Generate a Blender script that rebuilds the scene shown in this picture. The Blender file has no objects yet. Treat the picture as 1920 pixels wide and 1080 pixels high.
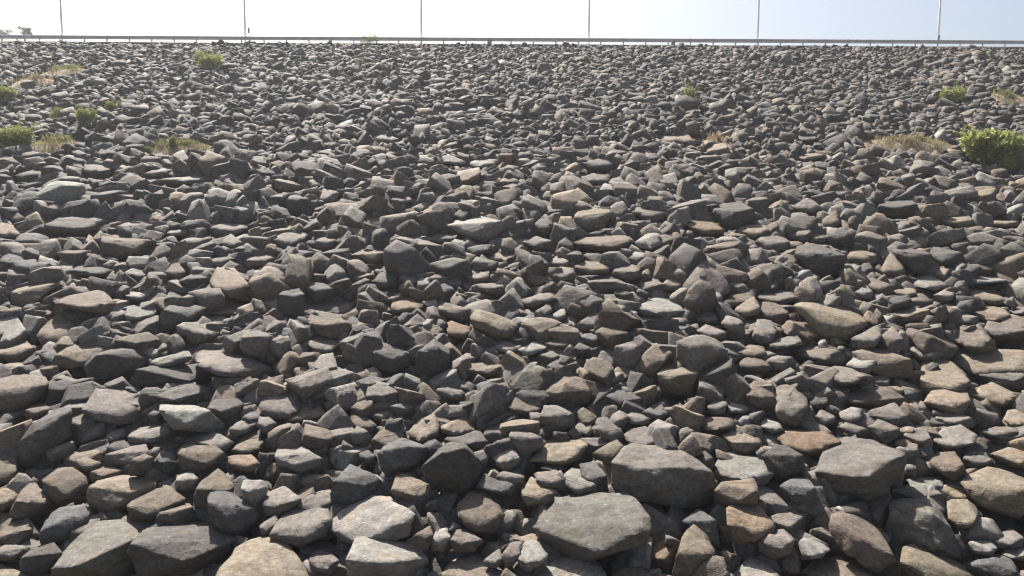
import bpy, bmesh, math, random
import numpy as np
from mathutils import Vector, Matrix

random.seed(7)
rng = np.random.default_rng(7)
scene = bpy.context.scene
COL = scene.collection
R = math.radians

# ------------------------------------------------------------------ camera
CAMZ = 25.0
FPX = 1400.0                                  # focal length in photo pixels (1920 wide)
PITCH, ROLL = R(5.71), R(0.31)
cam_d = bpy.data.cameras.new("camera")
cam_d.sensor_width = 36.0
cam_d.lens = FPX / 1920 * 36.0
cam_d.clip_start = 0.1
cam_d.clip_end = 6000
cam = bpy.data.objects.new("camera", cam_d)
COL.objects.link(cam)
cam.location = (0, 0, CAMZ)
FWD = np.array([0, math.cos(PITCH), -math.sin(PITCH)])
UP0 = np.array([0, math.sin(PITCH), math.cos(PITCH)])
X0 = np.array([1.0, 0, 0])
RGT = math.cos(ROLL) * X0 + math.sin(ROLL) * UP0
UPV = math.cos(ROLL) * UP0 - math.sin(ROLL) * X0
cam.rotation_euler = Matrix((RGT, UPV, -FWD)).transposed().to_euler()
scene.camera = cam
CAM = np.array([0, 0, CAMZ])

# ------------------------------------------------------------------ light
SUN_EL, SUN_AZ = R(51), R(-24)                # azimuth from straight ahead, minus = left
world = bpy.data.worlds.new("World")
scene.world = world
world.use_nodes = True
wn = world.node_tree
bg = wn.nodes['Background']
sky = wn.nodes.new('ShaderNodeTexSky')
sky.sky_type = 'NISHITA'
sky.sun_disc = False
sky.sun_elevation = SUN_EL
sky.sun_rotation = SUN_AZ
sky.air_density = 1.0
sky.dust_density = 5.0
sky.ozone_density = 1.0
wn.links.new(sky.outputs[0], bg.inputs['Color'])
bg.inputs['Strength'].default_value = 0.052
sd = bpy.data.lights.new("sun", 'SUN')
sd.energy = 5.0
sd.angle = R(0.53)
sd.color = (1.0, 0.94, 0.86)
sun = bpy.data.objects.new("sun", sd)
COL.objects.link(sun)
SUNV = np.array([math.sin(SUN_AZ) * math.cos(SUN_EL), math.cos(SUN_AZ) * math.cos(SUN_EL), math.sin(SUN_EL)])
sun.rotation_euler = Vector(SUNV).to_track_quat('Z', 'Y').to_euler()
sun.location = (0, 0, 80)
scene.view_settings.view_transform = 'Standard'
scene.view_settings.look = 'None'
scene.view_settings.gamma = 1
scene.view_settings.use_curve_mapping = False
scene.view_settings.exposure = 1.62
scene.cycles.use_denoising = True
scene.cycles.volume_bounces = 0
scene.cycles.pixel_filter_type = 'BLACKMAN_HARRIS'
scene.cycles.filter_width = 1.15
scene.cycles.max_bounces = 6
scene.cycles.diffuse_bounces = 2

# ------------------------------------------------------------------ slope geometry
S = 0.42
D0 = 47.64
DTOP = 100.0                                  # crest edge
SN = np.array([0, -S, 1.0]); SN /= np.linalg.norm(SN)
SV = np.array([0, 1.0, S]); SV /= np.linalg.norm(SV)
CS = SV[1]
def slope_z(y): return CAMZ + S * (y - D0)
ZTOP = slope_z(DTOP) + 0.12                  # crest level
def ray(px, py):
    return FWD + (px - 960) / FPX * RGT + (540 - py) / FPX * UPV
def hit(px, py, lift=0.0):
    d = ray(px, py)
    n = SN; p0 = np.array([0, D0, CAMZ]) + n * lift
    return CAM + d * (np.dot(n, p0 - CAM) / np.dot(n, d))
def hit_plane(px, py, p0, n):
    d = ray(px, py)
    return CAM + d * (np.dot(n, p0 - CAM) / np.dot(n, d))
def project(P):
    q = np.asarray(P) - CAM
    t = q @ FWD
    return 960 + FPX * (q @ RGT) / t, 540 - FPX * (q @ UPV) / t, t
def at_depth(px, py, y):
    d = ray(px, py)
    return CAM + d * (y / d[1])

# ------------------------------------------------------------------ helpers
def setp(o, label=None, cat=None, group=None, kind=None):
    if label: o['label'] = label
    if cat: o['category'] = cat
    if group: o['group'] = group
    if kind: o['kind'] = kind
    return o
def link(name, me, parent=None, loc=(0, 0, 0)):
    o = bpy.data.objects.new(name, me)
    COL.objects.link(o)
    o.location = loc
    if parent: o.parent = parent
    return o
def empty(name, loc=(0, 0, 0)):
    o = bpy.data.objects.new(name, None)
    o.empty_display_size = 0.3
    COL.objects.link(o)
    o.location = loc
    return o
def mesh_np(name, V, F, mat, smooth=True, attrs=None):
    """triangles from numpy arrays"""
    me = bpy.data.meshes.new(name)
    V = np.ascontiguousarray(V, dtype=np.float32); F = np.ascontiguousarray(F, dtype=np.int32)
    k = F.shape[1]
    me.vertices.add(len(V)); me.vertices.foreach_set('co', V.ravel())
    me.loops.add(F.size); me.loops.foreach_set('vertex_index', F.ravel())
    me.polygons.add(len(F))
    me.polygons.foreach_set('loop_start', np.arange(len(F), dtype=np.int32) * k)
    me.polygons.foreach_set('loop_total', np.full(len(F), k, dtype=np.int32))
    if smooth: me.polygons.foreach_set('use_smooth', np.ones(len(F), dtype=bool))
    for an, arr in (attrs or {}).items():
        a = me.attributes.new(an, 'FLOAT_VECTOR', 'POINT')
        a.data.foreach_set('vector', np.ascontiguousarray(arr, dtype=np.float32).ravel())
    me.update()
    me.materials.append(mat)
    return me
def from_bm(name, bm, mat, smooth=False):
    me = bpy.data.meshes.new(name)
    bm.normal_update()
    bm.to_mesh(me); bm.free()
    if smooth:
        for p in me.polygons: p.use_smooth = True
    me.materials.append(mat)
    return me
def add_box(bm, c, s, rz=0.0, bevel=0.0):
    r = bmesh.ops.create_cube(bm, size=1.0, matrix=Matrix.Translation(c) @ Matrix.Rotation(rz, 4, 'Z') @ Matrix.Diagonal((*s, 1)))
    if bevel:
        es = list({e for v in r['verts'] for e in v.link_edges})
        bmesh.ops.bevel(bm, geom=es, offset=bevel, segments=2, affect='EDGES')
def add_tube(bm, pts, rads, seg=10):
    rings = []
    for i, (p, r) in enumerate(zip(pts, rads)):
        p = Vector(p)
        a = Vector(pts[max(i - 1, 0)]); b = Vector(pts[min(i + 1, len(pts) - 1)])
        q = (b - a).to_track_quat('Z', 'Y')
        rings.append([bm.verts.new(p + q @ Vector((r * math.cos(2 * math.pi * k / seg), r * math.sin(2 * math.pi * k / seg), 0))) for k in range(seg)])
    for A, B in zip(rings, rings[1:]):
        for k in range(seg):
            bm.faces.new((A[k], A[(k + 1) % seg], B[(k + 1) % seg], B[k]))
    bm.faces.new(rings[0][::-1]); bm.faces.new(rings[-1])

# ------------------------------------------------------------------ materials
def new_mat(name):
    m = bpy.data.materials.new(name); m.use_nodes = True
    nt = m.node_tree
    return m, nt, nt.nodes['Principled BSDF']
def N(nt, t, **kw):
    n = nt.nodes.new(t)
    for k, v in kw.items(): setattr(n, k, v)
    return n
def noise(nt, vec, scale, detail=4, rough=0.55):
    n = N(nt, 'ShaderNodeTexNoise')
    n.inputs['Scale'].default_value = scale; n.inputs['Detail'].default_value = detail
    n.inputs['Roughness'].default_value = rough
    nt.links.new(vec, n.inputs['Vector'])
    return n
def ramp(nt, src, stops):
    r = N(nt, 'ShaderNodeValToRGB')
    e = r.color_ramp.elements
    e[0].position, e[0].color = stops[0][0], stops[0][1]
    e[1].position, e[1].color = stops[-1][0], stops[-1][1]
    for p, c in stops[1:-1]:
        x = e.new(p); x.color = c
    nt.links.new(src, r.inputs[0])
    return r
def g(v): return (v, v, v, 1)
def mix(nt, mode, fac, a, b):
    m = N(nt, 'ShaderNodeMix', data_type='RGBA', blend_type=mode)
    for sock, val in ((m.inputs[0], fac), (m.inputs[6], a), (m.inputs[7], b)):
        if hasattr(val, 'links'): nt.links.new(val, sock)
        else: sock.default_value = val
    return m.outputs[2]
def math_n(nt, op, a, b=None):
    m = N(nt, 'ShaderNodeMath', operation=op)
    for sock, val in ((m.inputs[0], a), (m.inputs[1], b)):
        if val is None: continue
        if hasattr(val, 'links'): nt.links.new(val, sock)
        else: sock.default_value = val
    return m.outputs[0]

def rock_material():
    m, nt, p = new_mat('rock_stone')
    tone = N(nt, 'ShaderNodeAttribute', attribute_name='tone')
    rc = N(nt, 'ShaderNodeAttribute', attribute_name='rc')
    v = rc.outputs['Vector']
    big = noise(nt, v, 1.3, 4)
    mid = noise(nt, v, 5.0, 6, 0.62)
    fine = noise(nt, v, 26.0, 4, 0.6)
    # bedding streaks: squash the coordinates along the bedding plane
    mp = N(nt, 'ShaderNodeMapping'); mp.inputs['Scale'].default_value = (0.7, 0.7, 7.0)
    nt.links.new(v, mp.inputs['Vector'])
    bed = noise(nt, mp.outputs[0], 1.6, 5, 0.6)
    rust = ramp(nt, big.outputs[0], [(0.52, (1, 1, 1, 1)), (0.66, (1.08, 0.97, 0.84, 1))])
    c = mix(nt, 'MULTIPLY', 0.8, tone.outputs['Color'], rust.outputs[0])
    m1 = ramp(nt, mid.outputs[0], [(0.3, g(0.62)), (0.5, g(0.95)), (0.72, g(1.35))])
    c = mix(nt, 'MULTIPLY', 0.9, c, m1.outputs[0])
    m2 = ramp(nt, bed.outputs[0], [(0.35, g(0.78)), (0.65, g(1.2))])
    c = mix(nt, 'MULTIPLY', 0.7, c, m2.outputs[0])
    m3 = ramp(nt, fine.outputs[0], [(0.32, g(0.62)), (0.68, g(1.32))])
    c = mix(nt, 'MULTIPLY', 0.7, c, m3.outputs[0])
    # pale lichen crusts, iron stains and thin mineral veins
    li = noise(nt, v, 3.1, 8, 0.72)
    lm = ramp(nt, li.outputs[0], [(0.61, g(0)), (0.68, g(0.5))])
    c = mix(nt, 'MIX', lm.outputs[0], c, (0.22, 0.215, 0.19, 1))
    st = noise(nt, mp.outputs[0], 0.9, 6, 0.65)
    sm = ramp(nt, st.outputs[0], [(0.57, g(0)), (0.70, g(0.7))])
    c = mix(nt, 'MULTIPLY', sm.outputs[0], c, (0.62, 0.52, 0.43, 1))
    wv2 = noise(nt, v, 1.0, 3)
    ve = math_n(nt, 'ABSOLUTE', math_n(nt, 'SUBTRACT', wv2.outputs[0], 0.53))
    vm = ramp(nt, ve, [(0.0, g(0.16)), (0.006, g(0))])
    c = mix(nt, 'MIX', vm.outputs[0], c, (0.30, 0.29, 0.27, 1))
    nt.links.new(c, p.inputs['Base Color'])
    p.inputs['Roughness'].default_value = 0.82
    p.inputs['Specular IOR Level'].default_value = 0.15
    # relief
    cr = N(nt, 'ShaderNodeTexVoronoi', feature='DISTANCE_TO_EDGE')
    cr.inputs['Scale'].default_value = 1.1
    wv = N(nt, 'ShaderNodeVectorMath', operation='ADD')
    sc = N(nt, 'ShaderNodeVectorMath', operation='SCALE'); sc.inputs['Scale'].default_value = 0.5
    nt.links.new(big.outputs['Color'], sc.inputs[0]); nt.links.new(v, wv.inputs[0]); nt.links.new(sc.outputs[0], wv.inputs[1])
    nt.links.new(wv.outputs[0], cr.inputs['Vector'])
    crk = ramp(nt, cr.outputs['Distance'], [(0.0, g(0)), (0.03, g(1))])
    h = math_n(nt, 'ADD', math_n(nt, 'MULTIPLY', mid.outputs[0], 1.0), math_n(nt, 'MULTIPLY', fine.outputs[0], 0.42))
    h = math_n(nt, 'ADD', h, math_n(nt, 'MULTIPLY', bed.outputs[0], 0.7))
    h = math_n(nt, 'ADD', h, math_n(nt, 'MULTIPLY', crk.outputs[0], 0.22))
    b = N(nt, 'ShaderNodeBump'); b.inputs['Strength'].default_value = 0.8; b.inputs['Distance'].default_value = 0.052
    nt.links.new(h, b.inputs['Height']); nt.links.new(b.outputs[0], p.inputs['Normal'])
    return m
ROCK = rock_material()
def simple_mat(name, col, rough=0.7, metal=0.0, scale=6.0, amt=0.35, bump=0.0):
    m, nt, p = new_mat(name)
    tc = N(nt, 'ShaderNodeTexCoord')
    n = noise(nt, tc.outputs['Object'], scale, 5)
    r = ramp(nt, n.outputs[0], [(0.3, g(1 - amt)), (0.7, g(1 + amt))])
    c = mix(nt, 'MULTIPLY', 1.0, (*col, 1), r.outputs[0])
    nt.links.new(c, p.inputs['Base Color'])
    p.inputs['Roughness'].default_value = rough; p.inputs['Metallic'].default_value = metal
    if bump:
        b = N(nt, 'ShaderNodeBump'); b.inputs['Strength'].default_value = 0.8; b.inputs['Distance'].default_value = bump
        nt.links.new(n.outputs[0], b.inputs['Height']); nt.links.new(b.outputs[0], p.inputs['Normal'])
    return m
def leaf_mat(name, c1, c2):
    m, nt, p = new_mat(name)
    tc = N(nt, 'ShaderNodeTexCoord')
    n = noise(nt, tc.outputs['Object'], 2.2, 3)
    gi = N(nt, 'ShaderNodeNewGeometry')
    r = ramp(nt, n.outputs[0], [(0.35, (*c1, 1)), (0.65, (*c2, 1))])
    rr = ramp(nt, gi.outputs['Random Per Island'], [(0, g(0.6)), (1, g(1.4))])
    c = mix(nt, 'MULTIPLY', 1.0, r.outputs[0], rr.outputs[0])
    nt.links.new(c, p.inputs['Base Color'])
    p.inputs['Roughness'].default_value = 0.6
    tr = N(nt, 'ShaderNodeBsdfTranslucent'); nt.links.new(c, tr.inputs[0])
    ms = N(nt, 'ShaderNodeMixShader'); ms.inputs[0].default_value = 0.45
    nt.links.new(p.outputs[0], ms.inputs[1]); nt.links.new(tr.outputs[0], ms.inputs[2])
    nt.links.new(ms.outputs[0], nt.nodes['Material Output'].inputs['Surface'])
    return m
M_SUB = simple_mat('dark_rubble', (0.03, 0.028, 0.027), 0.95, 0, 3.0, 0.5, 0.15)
M_ROAD = simple_mat('crest_asphalt', (0.06, 0.06, 0.06), 0.9, 0, 2.0, 0.2)
M_EARTH = simple_mat('earth', (0.16, 0.14, 0.10), 0.95, 0, 0.3, 0.3)
M_GREEN = simple_mat('hill_grass', (0.10, 0.13, 0.07), 0.95, 0, 0.6, 0.4, 0.2)
M_RAIL = simple_mat('galvanised_rail', (0.40, 0.405, 0.40), 0.6, 0.0, 1.2, 0.15)
M_POST = simple_mat('galvanised_post', (0.30, 0.30, 0.29), 0.6, 0.3, 3.0, 0.2)
M_POLE = simple_mat('lamp_pole_paint', (0.75, 0.76, 0.76), 0.5, 0.0, 2.0, 0.12)
M_HEAD = simple_mat('lamp_head_grey', (0.25, 0.26, 0.27), 0.5, 0.2)
M_GLASS = simple_mat('lamp_lens', (0.6, 0.6, 0.58), 0.2, 0.0)
M_BOX = simple_mat('control_box_grey', (0.28, 0.30, 0.30), 0.6, 0.1)
M_PLATE = simple_mat('marker_plate', (0.22, 0.20, 0.15), 0.6, 0.0)
M_CONC = simple_mat('weathered_concrete', (0.22, 0.22, 0.21), 0.95, 0, 4.0, 0.3, 0.03)
M_SOIL = simple_mat('sandy_soil', (0.17, 0.13, 0.085), 0.98, 0, 3.0, 0.3, 0.06)
M_BARK = simple_mat('bark', (0.10, 0.08, 0.06), 0.95, 0, 8.0, 0.35, 0.03)
M_LEAF = leaf_mat('bush_leaves', (0.155, 0.190, 0.050), (0.245, 0.270, 0.080))
M_OLIVE = leaf_mat('olive_weeds', (0.136, 0.144, 0.056), (0.200, 0.192, 0.080))
M_DRY = leaf_mat('dry_grass', (0.20, 0.16, 0.095), (0.29, 0.235, 0.14))
M_YEL = leaf_mat('yellowing_grass', (0.14, 0.145, 0.065), (0.20, 0.18, 0.09))
M_TREE = leaf_mat('tree_leaves', (0.040, 0.056, 0.028), (0.064, 0.080, 0.040))

# ------------------------------------------------------------------ setting: terrain sheets
def grid_sheet(name, rows, x0, x1, nx, mat, jitter=0.0):
    bm = bmesh.new()
    vs = []
    for (y, z) in rows:
        vs.append([bm.verts.new((x0 + (x1 - x0) * i / nx, y, z + random.uniform(-jitter, jitter))) for i in range(nx + 1)])
    for A, B in zip(vs, vs[1:]):
        for i in range(nx): bm.faces.new((A[i], A[i + 1], B[i + 1], B[i]))
    return setp(link(name, from_bm(name, bm, mat)), kind='structure')
YBOT = D0 - CAMZ / S
grid_sheet('ground', [(-3000, -0.02), (YBOT - 2, -0.02), (DTOP + 12 + ZTOP / 0.5, -0.02), (3000, -0.02)], -3000, 3000, 4, M_EARTH)
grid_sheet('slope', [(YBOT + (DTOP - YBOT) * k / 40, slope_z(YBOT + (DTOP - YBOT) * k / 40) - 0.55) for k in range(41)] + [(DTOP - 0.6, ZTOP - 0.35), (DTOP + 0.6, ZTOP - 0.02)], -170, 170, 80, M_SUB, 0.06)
grid_sheet('crest', [(DTOP + 0.6, ZTOP - 0.03), (DTOP + 12, ZTOP - 0.03)], -170, 170, 4, M_CONC)
grid_sheet('road', [(DTOP + 3, ZTOP - 0.026), (DTOP + 10, ZTOP - 0.026)], -170, 170, 4, M_ROAD)
grid_sheet('far_slope', [(DTOP + 12, ZTOP - 0.03), (DTOP + 12 + ZTOP / 0.5, -0.03)], -170, 170, 4, M_SUB)
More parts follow.
